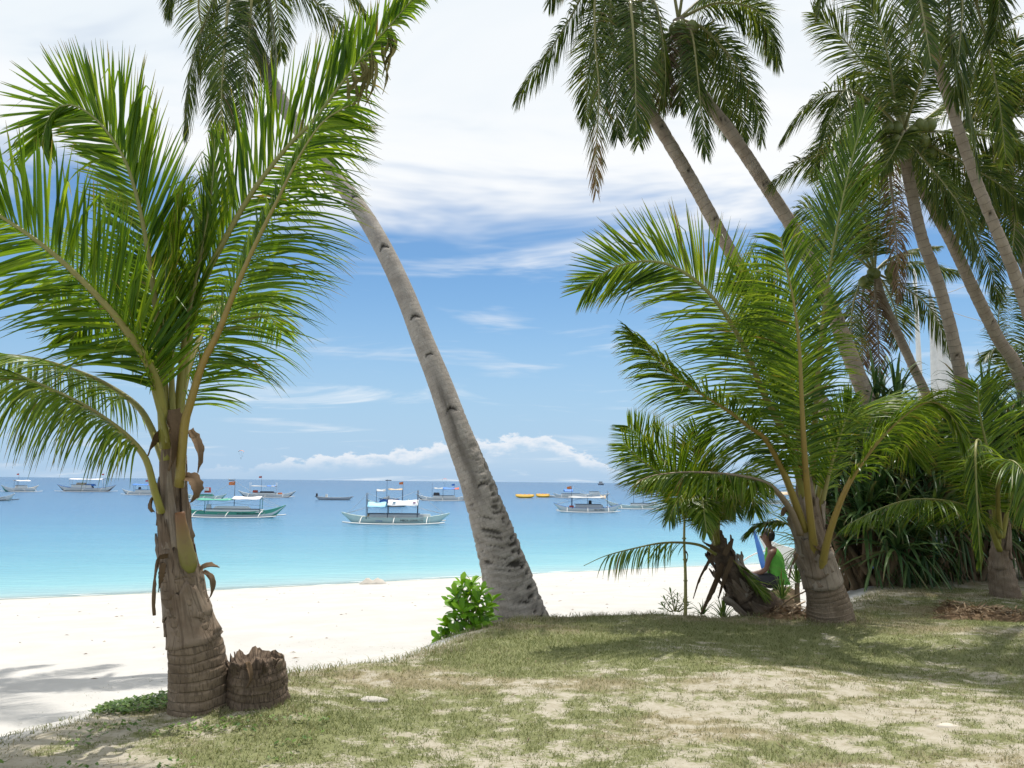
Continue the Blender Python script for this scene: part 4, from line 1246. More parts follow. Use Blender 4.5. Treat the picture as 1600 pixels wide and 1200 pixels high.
# ---- young palm, right of centre
D2 = 9.95
b2 = P(1298, 975, D2)
rp = palm('young coconut palm with orange leaf stalks and wide arching fronds right of the seated person', b2)
ax2 = PX([(1300, 985, D2), (1296, 950, D2), (1288, 918, D2), (1278, 880, D2), (1268, 840, D2), (1260, 800, D2), (1256, 740, D2)])
rads2 = [h * D2 / FPX for h in (38, 35, 29, 25.5, 23, 19, 12)]
trunk(rp, ax2[:4], rads2[:4], 'bark_young', k=44, n=130, ring=0.008, ringh=0.05, rough=0.025, seed=9)
tube('growing_stem', spline(ax2[2:], 26), np.interp(np.linspace(0, 1, 26), np.linspace(0, 1, 5), [r * .88 for r in rads2[2:]]), M['husk'], rp, k=16)
for s0, s1, th, w0, w1, fl in [(0.0, .34, .2, 1.3, .8, .02), (0.02, .34, 2.6, 1.5, .8, .03), (.02, .36, -1.7, 1.4, .6, .03), (.12, .5, -.5, .9, .4, .03), (.15, .55, .9, .9, .35, .03),
                               (.25, .66, .1, .9, .35, .02), (.3, .7, -1.3, .9, .3, .05), (.36, .78, 1.5, .9, .3, .05), (.42, .82, .5, .8, .25, .02), (.45, .85, -.6, .8, .25, .02), (.4, .8, 2.8, 1, .3, .03)]:
    sheath(rp, ax2[2:], [r * .95 for r in rads2[2:]], s0, s1, th, w0, w1, lift=.012 + .02 * rng.uniform(), flare=fl * 1.4 + .01, mat='husk_pale' if rng.uniform() < .4 else 'husk')
for pts, w in [([(1236, 800, 9.8), (1226, 792, 9.75), (1222, 806, 9.75)], .03), ([(1270, 850, 9.72), (1285, 862, 9.7), (1300, 855, 9.7)], .025), ([(1258, 760, 9.8), (1250, 735, 9.78), (1246, 700, 9.78)], .05),
               ([(1246, 865, 9.7), (1236, 885, 9.68), (1232, 905, 9.68)], .02)]:
    ribbon(rp, PX(pts), w)
RY = dict(L=0.86, n=84, w=0.045, r0=.052, r1=.008, leaf='leaf_mid')
frond(rp, PX([(1278, 890, 9.86), (1268, 825, 9.68), (1258, 725, 9.5), (1253, 635, 9.4), (1249, 545, 9.3), (1241, 477, 9.22), (1231, 428, 9.15), (1219, 370, 9.05)]), out=(0, -1, 0), roll=0, v=26, droop=.70, seg=5,
      bare=.30, ang=(76, 40), rach='rachis_orange', **RY)
frond(rp, PX([(1262, 810, 9.85), (1240, 712, 9.8), (1208, 644, 9.75), (1190, 608, 9.72), (1168, 554, 9.7), (1136, 495, 9.65), (1105, 455, 9.6), (1073, 428, 9.55), (1037, 411, 9.5), (992, 409, 9.45), (947, 424, 9.4), (914, 452, 9.4)]),
      roll=62, vs=(10, 10), droops=(.55, .12), bare=.22, ang=(62, 34), seg=5, **{**RY, 'L': .90, 'n': 104})
frond(rp, PX([(1258, 830, 9.75), (1240, 778, 9.65), (1222, 733, 9.58), (1196, 686, 9.5), (1172, 668, 9.45), (1141, 644, 9.4), (1105, 621, 9.36), (1060, 592, 9.32), (1024, 558, 9.3), (986, 520, 9.3)]),
      roll=28, v=-12, droop=1.05, bare=.24, ang=(66, 20), rach='rachis_orange', **{**RY, 'L': .7, 'n': 80})
frond(rp, PX([(1250, 835, 9.7), (1232, 792, 9.6), (1200, 757, 9.5), (1150, 743, 9.4), (1082, 738, 9.3), (1028, 742, 9.25), (996, 752, 9.2)]), roll=8, v=-25, droop=1.7, bare=.30, dry=.16, tipdry=.2, rach='rachis_dead',
      **{**RY, 'L': .52, 'n': 64})
frond(rp, PX([(1282, 905, 9.86), (1292, 848, 9.64), (1312, 787, 9.52), (1334, 742, 9.46), (1370, 692, 9.4), (1412, 650, 9.35), (1456, 627, 9.3), (1492, 655, 9.28), (1508, 700, 9.28)]), roll=-22, v=-5, droop=1.1,
      bare=.40, rach='rachis_orange', tipdry=.25, ang=(45, 25), **{**RY, 'L': .48, 'n': 66, 'r0': .06})
frond(rp, PX([(1276, 830, 9.95), (1288, 770, 10.0), (1302, 715, 10.05), (1330, 628, 10.1)]), roll=-55, v=10, droop=.5, bare=.3, ang=(55, 20), **{**RY, 'L': .6, 'n': 50})
frond(rp, PX([(1266, 810, 10), (1274, 650, 10.0), (1284, 520, 10.0), (1300, 400, 10.0), (1324, 280, 10.0), (1352, 172, 10.0)]), roll=66, vs=(12, 12), droops=(.45, .1), bare=.42, ang=(48, 22), rach='rachis_young', **{**RY, 'L': .80, 'n': 84})
frond(rp, PX([(1264, 800, 10.1), (1250, 660, 10.4), (1220, 560, 10.8), (1180, 520, 11.2), (1130, 540, 11.6)]), roll=15, v=10, droop=.6, **RY)
frond(rp, PX([(1272, 800, 10.1), (1300, 690, 10.5), (1340, 640, 11), (1390, 650, 11.5), (1430, 720, 11.8)]), roll=-15, v=5, droop=.8, **RY)
frond(rp, PX([(1262, 800, 10.05), (1244, 650, 10.15), (1226, 540, 10.3), (1196, 470, 10.4), (1150, 430, 10.5)]), roll=55, v=10, droop=.3, bare=.3, ang=(50, 25), **{**RY, 'n': 76})
frond(rp, PX([(1252, 838, 9.9), (1236, 822, 9.95), (1212, 815, 10), (1185, 820, 10), (1166, 834, 10)]), roll=10, v=0, droop=.9, bare=.3, **{**RY, 'L': .32, 'n': 36, 'r0': .02})

# ---- small leaning palm
D3 = 10.55
b3 = P(1205, 968, D3)
sp = palm('small coconut palm with crooked hairy trunk lying over to the left beside the young palm', b3)
ax3 = PX([(1216, 975, D3), (1195, 955, D3), (1165, 925, D3), (1142, 893, D3), (1126, 862, D3), (1118, 830, D3)])
rads3 = [h * D3 / FPX for h in (31, 30, 25, 21, 16, 9)]
trunk(sp, ax3, rads3, 'stump', k=32, n=90, ring=0.03, ringh=0.14, rough=0.07, seed=23)
for i in range(16):
    s0 = rng.uniform(.1, .7)
    sheath(sp, ax3, rads3, s0, s0 + rng.uniform(.16, .3), rng.uniform(-2, 2), .5, .18, lift=.008, flare=rng.uniform(.0, .10), ragged=.5, mat=('husk', 'husk_pale', 'stump')[i % 3], name='leaf_sheath', ns=8, nt=6)
for pts, w in [([(1118, 858, 10.4), (1105, 880, 10.35), (1092, 905, 10.32), (1083, 935, 10.3)], .022), ([(1128, 880, 10.4), (1118, 905, 10.32), (1105, 935, 10.28), (1094, 960, 10.25)], .04), ([(1143, 870, 10.35), (1130, 905, 10.3), (1122, 935, 10.28)], .035),
               ([(1125, 862, 10.4), (1115, 855, 10.38), (1098, 846, 10.36)], .02), ([(1132, 868, 10.3), (1143, 850, 10.28), (1146, 842, 10.28)], .03)]:
    ribbon(sp, PX(pts), w, mat='husk' if False else 'fibre', name='dead_stalk', twist=.6)
SY = dict(L=.58, n=66, w=.034, r0=.028, r1=.005, leaf='leaf_mid')
frond(sp, PX([(1122, 855, 10.5), (1100, 795, 10.4), (1064, 742, 10.3), (1015, 702, 10.2), (981, 665, 10.15)]), roll=60, v=12, droop=.2, ang=(62, 40), **SY)
frond(sp, PX([(1120, 855, 10.5), (1095, 800, 10.2), (1055, 755, 10.0), (1012, 727, 9.9), (975, 694, 9.85)]), roll=50, v=5, droop=.35, ang=(60, 35), **SY)
frond(sp, PX([(1120, 850, 10.5), (1108, 800, 10.5), (1094, 755, 10.5), (1085, 705, 10.5), (1090, 675, 10.5)]), roll=60, v=10, droop=.3, **SY)
frond(sp, PX([(1120, 850, 10.5), (1108, 790, 10.2), (1085, 768, 9.9), (1060, 780, 9.7), (1045, 812, 9.6)]), roll=10, v=-10, droop=1.2, **{**SY, 'L': .42})
frond(sp, PX([(1122, 850, 10.5), (1118, 780, 10.2), (1125, 755, 9.9), (1140, 770, 9.7), (1150, 800, 9.6)]), roll=-10, v=-5, droop=1.1, **{**SY, 'L': .42})
frond(sp, PX([(1122, 850, 10.6), (1125, 780, 10.9), (1145, 740, 11.2), (1172, 760, 11.4), (1180, 800, 11.5)]), roll=-15, v=0, droop=1.0, **SY)
frond(sp, PX([(1120, 850, 10.4), (1106, 800, 10.0), (1098, 780, 9.6), (1100, 800, 9.3), (1104, 832, 9.2)]), out=(0, -1, 0), roll=0, v=-5, droop=1.1, **{**SY, 'L': .36})
frond(sp, PX([(1118, 866, 10.4), (1090, 851, 10.3), (1040, 848, 10.2), (990, 857, 10.15), (945, 869, 10.1), (912, 884, 10.1)]), roll=5, v=-30, droop=2.2, gap=.42, dry=.12, rach='rachis_young', **{**SY, 'L': .42, 'n': 50, 'bare': .25})
frond(sp, PX([(1140, 870, 10.5), (1155, 885, 10.4), (1172, 905, 10.35), (1195, 930, 10.3)]), roll=20, v=20, droop=.3, ang=(35, 15), **{**SY, 'L': .3, 'n': 24, 'r0': .012})

# ---- young palm at far right
D4 = 12.2
b4 = P(1572, 932, D4)
fp = palm('young palm at the far right with a fan of drooping fronds over the hedge', b4)
ax4 = PX([(1574, 938, D4), (1568, 915, D4), (1563, 880, D4), (1563, 840, D4), (1560, 800, D4), (1552, 740, D4)])
rads4 = [h * D4 / FPX for h in (24, 20, 14, 13, 11, 7)]
trunk(fp, ax4, rads4, 'husk', k=28, n=80, ring=.02, ringh=.11, rough=.04, seed=33)
for i in range(9):
    s0 = rng.uniform(.2, .7)
    sheath(fp, ax4, rads4, s0, s0 + .25, rng.uniform(-2, 2), .6, .2, lift=.008, flare=rng.uniform(.0, .05), ragged=.4, ns=8, nt=6)
FY = dict(L=.78, n=64, w=.046, r0=.045, r1=.007, leaf='leaf_mid')
frond(fp, PX([(1562, 860, 12.1), (1540, 812, 11.9), (1497, 787, 11.7), (1432, 780, 11.5), (1380, 793, 11.4), (1324, 820, 11.3)]), roll=12, v=-20, droop=1.25, bare=.16, **{**FY, 'L': .62})
frond(fp, PX([(1560, 850, 12.1), (1546, 740, 11.8), (1530, 690, 11.4), (1524, 705, 11.0), (1527, 790, 10.8), (1532, 880, 10.8)]), out=(0, -1, 0), roll=0, v=-55, droop=.9, bare=.3, ang=(30, 14), dry=.12, **{**FY, 'L': .42})
frond(fp, PX([(1560, 840, 12.2), (1552, 740, 12.15), (1540, 690, 12.1), (1530, 640, 12.0), (1528, 600, 11.9)]), out=(0, -1, 0), v=15, droop=.35, bare=.25, ang=(80, 45), **{**FY, 'L': .85})
frond(fp, PX([(1566, 840, 12.1), (1585, 760, 11.9), (1620, 720, 11.7), (1670, 740, 11.5)]), roll=-20, v=5, droop=.7, **FY)
frond(fp, PX([(1562, 840, 12.0), (1560, 760, 11.5), (1575, 720, 11.1), (1600, 740, 10.8), (1610, 800, 10.7)]), roll=-15, v=-5, droop=.9, **FY)
frond(fp, PX([(1558, 840, 12.3), (1545, 750, 12.6), (1515, 715, 12.9), (1480, 720, 13.1)]), roll=20, v=5, droop=.9, **{**FY, 'L': .55})

# ------------------------------------------------------------------ pandanus hedge
def strap_geo(c, axis, n, L, w, spread=(0.2, 1.5), droop=0.9, seg=5, up_bias=0.3, jit=0.2):
    """rosette of n arching strap leaves: V, quads, dat"""
    axis = nrm(np.asarray(axis, float))
    a = nrm(np.cross(axis, (0.3, 0.8, 0.2))); b = np.cross(axis, a)
    ph = np.arange(n) * 2.39996 + rng.uniform(0, 6)
    el = np.linspace(spread[0], spread[1], n) + rng.normal(0, jit, n)
    d = nrm(np.cos(el)[:, None] * axis + np.sin(el)[:, None] * (np.cos(ph)[:, None] * a + np.sin(ph)[:, None] * b))
    ln = L * rng.uniform(.7, 1.15, n)
    wd = nrm(np.cross(d, axis + 1e-3)); wn = np.cross(wd, d)
    dp = droop * rng.uniform(.5, 1.5, n)
    pos = np.asarray(c, float) + d * 0.03
    wp = np.interp(np.linspace(0, 1, seg + 1), [0, .2, .6, 1], [.8, 1, .75, .06]) * w
    rows = []
    for i in range(seg + 1):
        s = i / seg; hw = wp[i] / 2
        rows.append(np.stack([pos - wd * hw + wn * hw * .5, pos, pos + wd * hw + wn * hw * .5], 1))
        pos = pos + nrm(d - UP * (dp * (s + .5 / seg) ** 1.8 * 2)[:, None]) * (ln / seg)[:, None]
    V = np.stack(rows, 1)
    a0 = (np.arange(n) * (seg + 1) * 3)[:, None, None] + (np.arange(seg) * 3)[None, :, None] + np.arange(2)[None, None, :]
    q = np.stack([a0, a0 + 1, a0 + 4, a0 + 3], -1).reshape(-1, 4)
    sl = np.broadcast_to(np.linspace(0, 1, seg + 1)[None, :, None], (n, seg + 1, 3))
    rn = np.broadcast_to(rng.uniform(0, 1, n)[:, None, None], sl.shape)
    dr = np.broadcast_to((np.where(rng.uniform(0, 1, n) < .08, .5, 0))[:, None, None], sl.shape)
    return V.reshape(-1, 3), q, np.stack([sl, rn, dr], -1).reshape(-1, 3)


def pandanus(label, x, y, h, heads, spread, L=1.0, dead=14, hmin=.35, name='pandanus_bush'):
    z0 = gz(x, y)
    root = thing(name, label, 'shrub', (x, y, z0), 'pandanus bushes forming the dark hedge')
    top = np.array([x, y, z0])
    for i in range(heads):
        f = (i + .5) / heads
        ph = i * 2.4 + rng.uniform(0, 1)
        rr = spread * math.sqrt(f) * rng.uniform(.7, 1.05)
        hz = h * (1 - .55 * f) * rng.uniform(.85, 1.1) if i else h
        hz = max(hz, hmin)
        p = np.array([x + rr * math.cos(ph), y + rr * math.sin(ph) * .7, z0 + hz])
        V, q, dat = strap_geo(p, (math.cos(ph) * .5 * f, math.sin(ph) * .5 * f, 1), 30, L * rng.uniform(.8, 1.1), .058, (.1, 1.75), .55)
        link('leaf_rosette', mesh('leaf_rosette', V, [q], M['pandan'], attr={'dat': dat}), root)
        c = spline([top + [rng.uniform(-.15, .15), rng.uniform(-.15, .15), -.05], (top + p) / 2 + [0, 0, -.1 * h], p], 10)
        tube('stem', c, np.linspace(.06, .035, 10), M['log'], root, k=7)
    # dead straps hanging down in the shade
    for i in range(dead):
        ph = rng.uniform(0, 6.28)
        p = np.array([x + spread * .85 * math.cos(ph), y + spread * .6 * math.sin(ph), z0 + h * rng.uniform(.35, .7)])
        V, q, dat = strap_geo(p, (0, 0, -1), 9, L * .8, .04, (.1, .9), .3)
        link('dead_leaves', mesh('dead_leaves', V, [q], M['leaf_dead' if i % 3 == 0 else 'pandan'], attr={'dat': dat}), root)
    return root


hedge = [(1345, 14.0, 2.2, 14, .9, 'pandanus bush at the left end of the hedge behind the orange stalked palm'),
         (1400, 14.9, 2.95, 16, .95, 'tallest spiky pandanus head at the left of the hedge, below the slim palm trunk'),
         (1440, 14.2, 2.2, 15, 1.0, 'pandanus bush in the middle of the hedge above the teal boat'),
         (1500, 15.2, 2.6, 15, 1.0, 'pandanus bush in the hedge below the white sail'),
         (1550, 15.8, 3.05, 17, 1.15, 'dark pandanus bush rising behind the far right young palm'),
         (1615, 14.8, 2.7, 14, 1.1, 'pandanus bush of the hedge at the right edge of the picture'),
         (1320, 15.8, 1.7, 10, .9, 'low pandanus bush at the back of the hedge near the blue boat'),
         (1470, 17.2, 2.5, 12, 1.1, 'pandanus bush at the back of the hedge between two trunks'),
         (1385, 13.6, 1.1, 9, .8, 'low drooping pandanus in front of the hedge'),
         (1520, 14.6, 1.3, 9, .8, 'low pandanus at the foot of the hedge left of the far right palm'),
         (1640, 18.0, 3.2, 12, 1.3, 'tall pandanus at the back of the hedge beyond the right edge'),
         (1425, 18.5, 2.2, 10, 1.1, 'pandanus deep in the shade behind the hedge')]
for px, d, h, nh, spd, lab in hedge:
    p = P(px, 900, d)
    pandanus(lab, p[0], p[1], h, nh, spd)

# ------------------------------------------------------------------ bright green beach shrub by the leaning trunk
def leaf_mesh(name, mat, L=.10, W=.042, cup=.18):
    u = np.linspace(0, 1, 6)
    wd = np.interp(u, [0, .15, .45, .75, .92, 1], [.12, .30, .72, 1.0, .78, .15]) * W / 2
    V = []
    for i, x in enumerate(u):
        zc = -.25 * L * x * x
        V += [(x * L, -wd[i], zc + cup * wd[i]), (x * L, 0, zc), (x * L, wd[i], zc + cup * wd[i])]
    q = []
    for i in range(5):
        for j in range(2):
            a = i * 3 + j
            q.append((a, a + 1, a + 4, a + 3))
    dat = np.stack([np.repeat(u * .7, 3), np.full(18, .5), np.zeros(18)], 1)
    return mesh(name, np.array(V), [np.array(q)], M[mat], attr={'dat': dat})


def set_dat(me, rn):
    at = me.attributes['dat']
    buf = np.zeros(len(me.vertices) * 4, np.float32)
    at.data.foreach_get('color', buf)
    buf = buf.reshape(-1, 4); buf[:, 1] = rn
    at.data.foreach_set('color', buf.ravel())
    return me


leaves = [set_dat(leaf_mesh('leaf', 'shrub_leaf', L=.145, W=.066), r_) for r_ in (.1, .35, .6, .85)]


def leafy_shrub(name, label, base, tips, meshes, per=9, scale=1.0, stem_mat='bamboo'):
    root = thing(name, label, 'shrub', tuple(base))
    b = np.asarray(base)
    for tpt in tips:
        tpt = np.asarray(tpt)
        mid = b * .5 + tpt * .5 + np.array([0, 0, -.02])
        tube('stem', spline([b + (tpt - b) * [.25, .25, 0], mid, tpt], 8), np.linspace(.009, .005, 8) * scale, M[stem_mat], root, k=6)
        ax_ = nrm(tpt - b * [1, 1, 1] + np.array([0, 0, .25]))
        for k in range(per):
            ph = k * 2.4 + rng.uniform(-.3, .3)
            f = k / per
            el = .35 + 1.1 * f + rng.normal(0, .12)
            aa = nrm(np.cross(ax_, (.2, .9, .1))); bb = np.cross(ax_, aa)
            d = nrm(math.cos(el) * ax_ + math.sin(el) * (math.cos(ph) * aa + math.sin(ph) * bb))
            nup = nrm(ax_ - d * np.dot(ax_, d))
            sd_ = np.cross(nup, d)
            o = bpy.data.objects.new('leaf', meshes[rng.integers(len(meshes))])
            COL.objects.link(o)
            o.parent = root
            s_ = scale * rng.uniform(.75, 1.2)
            Mx = Matrix(((d[0], sd_[0], nup[0], 0), (d[1], sd_[1], nup[1], 0), (d[2], sd_[2], nup[2], 0), (0, 0, 0, 1)))
            pp = tpt - ax_ * f * .07 * scale - b
            o.matrix_local = Matrix.Translation(Vector(pp)) @ Mx @ Matrix.Scale(s_, 4)
    return root


sb_ = P(738, 985, 9.6)
tips = []
for (px, py) in [(722, 915), (738, 912), (752, 925), (712, 930), (730, 935), (746, 942), (760, 948), (708, 948), (722, 955), (738, 960), (752, 962), (764, 966), (712, 968), (726, 975), (742, 978), (756, 980), (704, 982), (716, 990), (730, 992),
                 (745, 992), (698, 992), (690, 1000), (735, 922), (716, 942), (700, 975), (768, 940), (708, 1000)]:
    tips.append(P(px, py, 9.45 + rng.uniform(-.22, .22)))
leafy_shrub('beach_shrub', 'bright green glossy leaved shrub at the foot of the leaning trunk', sb_, tips, leaves, per=11)
# ---- plants and sticks near the small palm
wl = [set_dat(leaf_mesh('leaf', 'weed', L=.11, W=.022), r_) for r_ in (.2, .5, .8)]
leafy_shrub('leafy_weed', 'small leafy weed growing beside the thin bamboo pole', P(1055, 955, 10.6), [P(1055 + dx, 944 + dy, 10.55) for dx, dy in ((-14, -4), (-6, -14), (4, -10), (12, -2), (0, 2), (-16, 6), (14, 6), (20, 2))], wl, per=9)
for lab, px, py, n_, L_ in [('strap leaved lily clump between the dead stalks of the small palm', 1130, 962, 26, .38), ('grassy tuft of strap leaves under the seated person', 1222, 930, 34, .34),
                            ('tuft of long grass leaves left of the orange stalked palm', 1245, 905, 24, .45), ('low strap leaved clump right of the bamboo pole', 1098, 955, 16, .24)]:
    p = P(px, py, 10.7 if px < 1150 else 11.6)
    z_ = gz(p[0], p[1])
    root = thing('lily_clump', lab, 'plant', (p[0], p[1], z_))
    V, q, dat = strap_geo((p[0], p[1], max(z_, p[2] - .06)), (0, 0, 1), n_, L_, .022, (.05, 1.2), .5)
    link('leaves', mesh('leaves', V, [q], M['weed'], attr={'dat': dat}), root)
    tube('root_stock', np.array([(p[0], p[1], z_ - .05), (p[0], p[1], max(z_, p[2] - .05))]), [.05, .03], M['log'], root, k=7)
bp = PX([(1071, 965, 10.45), (1071, 900, 10.45), (1069, 845, 10.45), (1070, 800, 10.45)])
bo = thing('bamboo_pole', 'thin upright bamboo pole standing left of the small palm', 'pole', tuple(bp[0]))
tube('cane', spline(bp, 14), np.linspace(.022, .012, 14), M['bamboo'], bo, k=8)
for t_ in (.15, .35, .55, .75):
    q = spline(bp, 21)[int(t_ * 20)]
    tube('node_ring', np.array([q + [0, 0, -.008], q + [0, 0, .008]]), [.025, .025], M['bamboo'], bo, k=8)
ribbon(bo, PX([(1070, 860, 10.43), (1074, 868, 10.42), (1072, 880, 10.42)]), .012, name='tie')
for lab, a_, b_, r_ in [('orange dry stalk lying across the bank between the two young palms', (1205, 948, 10.2), (1262, 922, 10.25), .012),
                        ('pale bleached stick lying on the sand by the right trunk base', (1232, 968, 10.1), (1258, 940, 10.3), .014)]:
    a_, b_ = P(*a_), P(*b_)
    a_[2] = gz(a_[0], a_[1]) + .02
    o = tube('dry_stick', spline([a_, (a_ + b_) / 2 + [0, 0, .03], b_], 12), np.linspace(r_ * 1.2, r_ * .6, 12), M['tarp_tan'] if 'pale' in lab else M['rachis_orange'] if False else M['log'], None, k=7)
    tag(o, lab, 'stick')

# ground cover left of the left trunk
n_ = 3000
ph = rng.uniform(0, 6.28, n_); rr_ = np.sqrt(rng.uniform(0, 1, n_))
cx_, cy_ = P(222, 1092, 6.05)[:2]
xx = cx_ + rr_ * np.cos(ph) * .36 + .05; yy = cy_ + rr_ * np.sin(ph) * .30
sc_ = rng.uniform(0, 1, n_) < .45
xx = np.where(sc_, rng.uniform(-2.9, -1.1, n_), xx); yy = np.where(sc_, rng.uniform(4.7, 5.7, n_), yy)
kp_ = ~sc_ | (fbm(xx * 4, yy * 6, 88, 3) > .56)
xx, yy = xx[kp_], yy[kp_]; n_ = len(xx)
zz_ = height(xx, yy)
geo = []
for x, y, z in zip(xx, yy, zz_):
    a = rng.uniform(0, 6.28); L_ = rng.uniform(.015, .04); t_ = rng.uniform(.2, 1)
    d = np.array([math.cos(a), math.sin(a), .4]); s_ = np.array([-math.sin(a), math.cos(a), 0]) * L_ * .35
    p = np.array([x, y, z + rng.uniform(.003, .035)])
    geo.append((np.array([p, p + d * L_ * .5 + s_, p + d * L_, p + d * L_ * .5 - s_]), [np.array([[0, 1, 2, 3]])]))
V, F = merge(geo)
dat = np.stack([np.zeros(len(V)), np.repeat(rng.uniform(0, 1, n_), 4), np.zeros(len(V))], 1)
tag(link('ground_cover', mesh('ground_cover', V, F, M['weed'], attr={'dat': dat})), 'low dark green creeping weeds left of the left palm trunk', 'weeds', kind='stuff')


def litter(name, label, px, py, d, rx, ry, h, n_, mats, seed):
    c = P(px, py, d)
    z0 = gz(c[0], c[1])
    root = thing(name, label, 'debris', (c[0], c[1], z0))
    k = 22
    u, v = np.meshgrid(np.linspace(-1, 1, k), np.linspace(-1, 1, k))
    r2 = np.clip(1 - np.hypot(u, v), 0, 1)
    X_ = c[0] + u * rx; Y_ = c[1] + v * ry
    Zs = height(X_, Y_) - .02 + h * (r2 ** .8) * (.5 + fbm(u * 4 + seed, v * 4, seed))
    I = np.arange(k * k).reshape(k, k)
    q = np.stack([I[:-1, :-1], I[:-1, 1:], I[1:, 1:], I[1:, :-1]], -1).reshape(-1, 4)
    link('heap', mesh('heap', np.stack([X_, Y_, Zs], -1).reshape(-1, 3), [q], M['fibre']), root)
    geo = []
    for i in range(n_):
        a, b = rng.normal(0, .42, 2)
        if math.hypot(a, b) > 1.1: continue
        rr0 = max(0, 1 - math.hypot(a, b))
        p = np.array([c[0] + a * rx, c[1] + b * ry, gz(c[0] + a * rx, c[1] + b * ry) + h * rr0 ** .8 + rng.uniform(0, .02)])
        an = rng.uniform(0, 6.28); L_ = rng.uniform(.06, .22)
        d_ = np.array([math.cos(an), math.sin(an), rng.uniform(-.25, .3)]) * L_
        s_ = np.array([-math.sin(an), math.cos(an), .3]) * .006
        geo.append((np.array([p - s_, p + s_, p + d_ * .6 + s_ + [0, 0, .012], p + d_ * .6 - s_ + [0, 0, .012], p + d_]), [np.array([[0, 1, 2, 3]]), np.array([[3, 2, 4]])]))
    V, F = merge(geo)
    o = link('dry_leaves', mesh('dry_leaves', V, F, M[mats], attr={'dat': np.stack([np.zeros(len(V)), rng.uniform(0, 1, len(V)), np.zeros(len(V))], 1)}), root)
    o['kind'] = 'stuff'
    return root


litter('leaf_heap', 'brown heap of raked dry leaves in front of the far right palm', 1545, 965, 10.2, .75, .3, .13, 420, 'leaf_dead', 3)
litter('leaf_heap', 'small dark leaf heap left of the raked heap at right', 1490, 950, 10.8, .28, .2, .12, 120, 'leaf_dead', 5)
litter('root_debris', 'tangled dry roots and leaf debris between the two young palm bases', 1232, 965, 10.25, .45, .35, .10, 260, 'leaf_dead', 7)
for lab, px, py, s_ in [('flat pale clod of sand on the lawn right of the stump', 580, 1090, .10), ('small white pebble in front of the stump', 388, 1134, .02), ('pale lump of coral on the lawn at lower right', 1480, 1128, .07),
                        ('dark pebble on the sand beyond the stump', 461, 1030, .03), ('white fleck of coral at the foot of the right trunk', 1288, 985, .03)]:
    d_ = 1.5 * FPX / (py - (745 + .01 * px))
    p = P(px, py, d_)
    z0 = gz(p[0], p[1])
    th = np.linspace(0, 2 * np.pi, 12, endpoint=False)
    rows = [np.stack([p[0] + s_ * f * np.cos(th) * (1 + .25 * np.sin(3 * th + px)), p[1] + s_ * f * np.sin(th) * .7, np.full(12, z0 + hh_)], 1) for f, hh_ in ((1, -.02), (.95, s_ * .04), (.6, s_ * .13), (.15, s_ * .16))]
    I = np.arange(48).reshape(4, 12)
    q = np.stack([I[:-1], np.roll(I[:-1], -1, 1), np.roll(I[1:], -1, 1), I[1:]], -1).reshape(-1, 4)
    o = link('pebble' if s_ < .09 else 'sand_clod', mesh('pebble', np.vstack(rows), [q, I[3:4]], M['pale_sand'] if s_ > .09 else M['stone'] if 'dark' not in lab else M['black']))
    tag(o, lab, 'stone')

# scattered dry leaflets, twigs and beach litter
def flecks(name, label, n_, xr, yr, L0, L1, wd_, mat, cond, dz=.004):
    geo = []
    k = 0
    while k < n_:
        x, y = rng.uniform(*xr), rng.uniform(*yr)
        if abs(x) > y * .6 + .2 or not cond(x, y): continue
        k += 1
        a = rng.uniform(0, 6.28); L_ = rng.uniform(L0, L1)
        p = np.array([x, y, gz(x, y) + dz]); d = np.array([math.cos(a), math.sin(a), 0]) * L_; s_ = np.array([-math.sin(a), math.cos(a), .25]) * wd_
        q = p + d; q[2] = gz(q[0], q[1]) + dz + rng.uniform(0, .012)
        m_ = (p + q) / 2 + [0, 0, .008]
        geo.append((np.array([p, m_ - s_, q, m_ + s_]), [np.array([[0, 1, 2, 3]])]))
    V, F = merge(geo)
    r_ = np.repeat(rng.uniform(0, 1, n_), 4)
    tag(link(name, mesh(name, V, F, M[mat], attr={'dat': np.stack([r_ * 0, r_, r_ * 0], 1)})), label, 'litter', kind='stuff')


flecks('dry_leaflets', 'dry brown leaflets scattered over the lawn', 330, (-3, 7), (4.6, 13), .03, .13, .004, 'leaf_dead', lambda x, y: lawn_sd(np.array([x]), np.array([y]))[0] > .1)
flecks('beach_litter', 'small dark specks of drift litter on the sand', 170, (-14, 12), (8, 32), .03, .12, .012, 'leaf_dead', lambda x, y: lawn_sd(np.array([x]), np.array([y]))[0] < -1.2 and shore_sd(x, y) > .6)
V_ = []
# sand castles at the water line
for lab, px, r_ in [('left of the two small sand heaps at the water line', 574, .30), ('right, slightly taller of the two sand heaps at the water line', 590, .33)]:
    p = P(px, 911, 29.6)
    z0 = gz(p[0], p[1])
    k = 15
    u, v = np.meshgrid(np.linspace(-1, 1, k), np.linspace(-1, 1, k))
    r2 = np.clip(1 - np.hypot(u, v), 0, 1)
    X_ = p[0] + u * r_; Y_ = p[1] + v * r_
    Zs = np.where(r2 > 0, height(X_, Y_) + .22 * r2 * (.6 + .8 * fbm(u * 5 + px, v * 5, 3)), z0 - .1)
    I = np.arange(k * k).reshape(k, k)
    q = np.stack([I[:-1, :-1], I[:-1, 1:], I[1:, 1:], I[1:, :-1]], -1).reshape(-1, 4)
    tag(link('sand_heap', mesh('sand_heap', np.stack([X_, Y_, Zs], -1).reshape(-1, 3), [q], M['pale_sand'])), lab, 'sand heap')


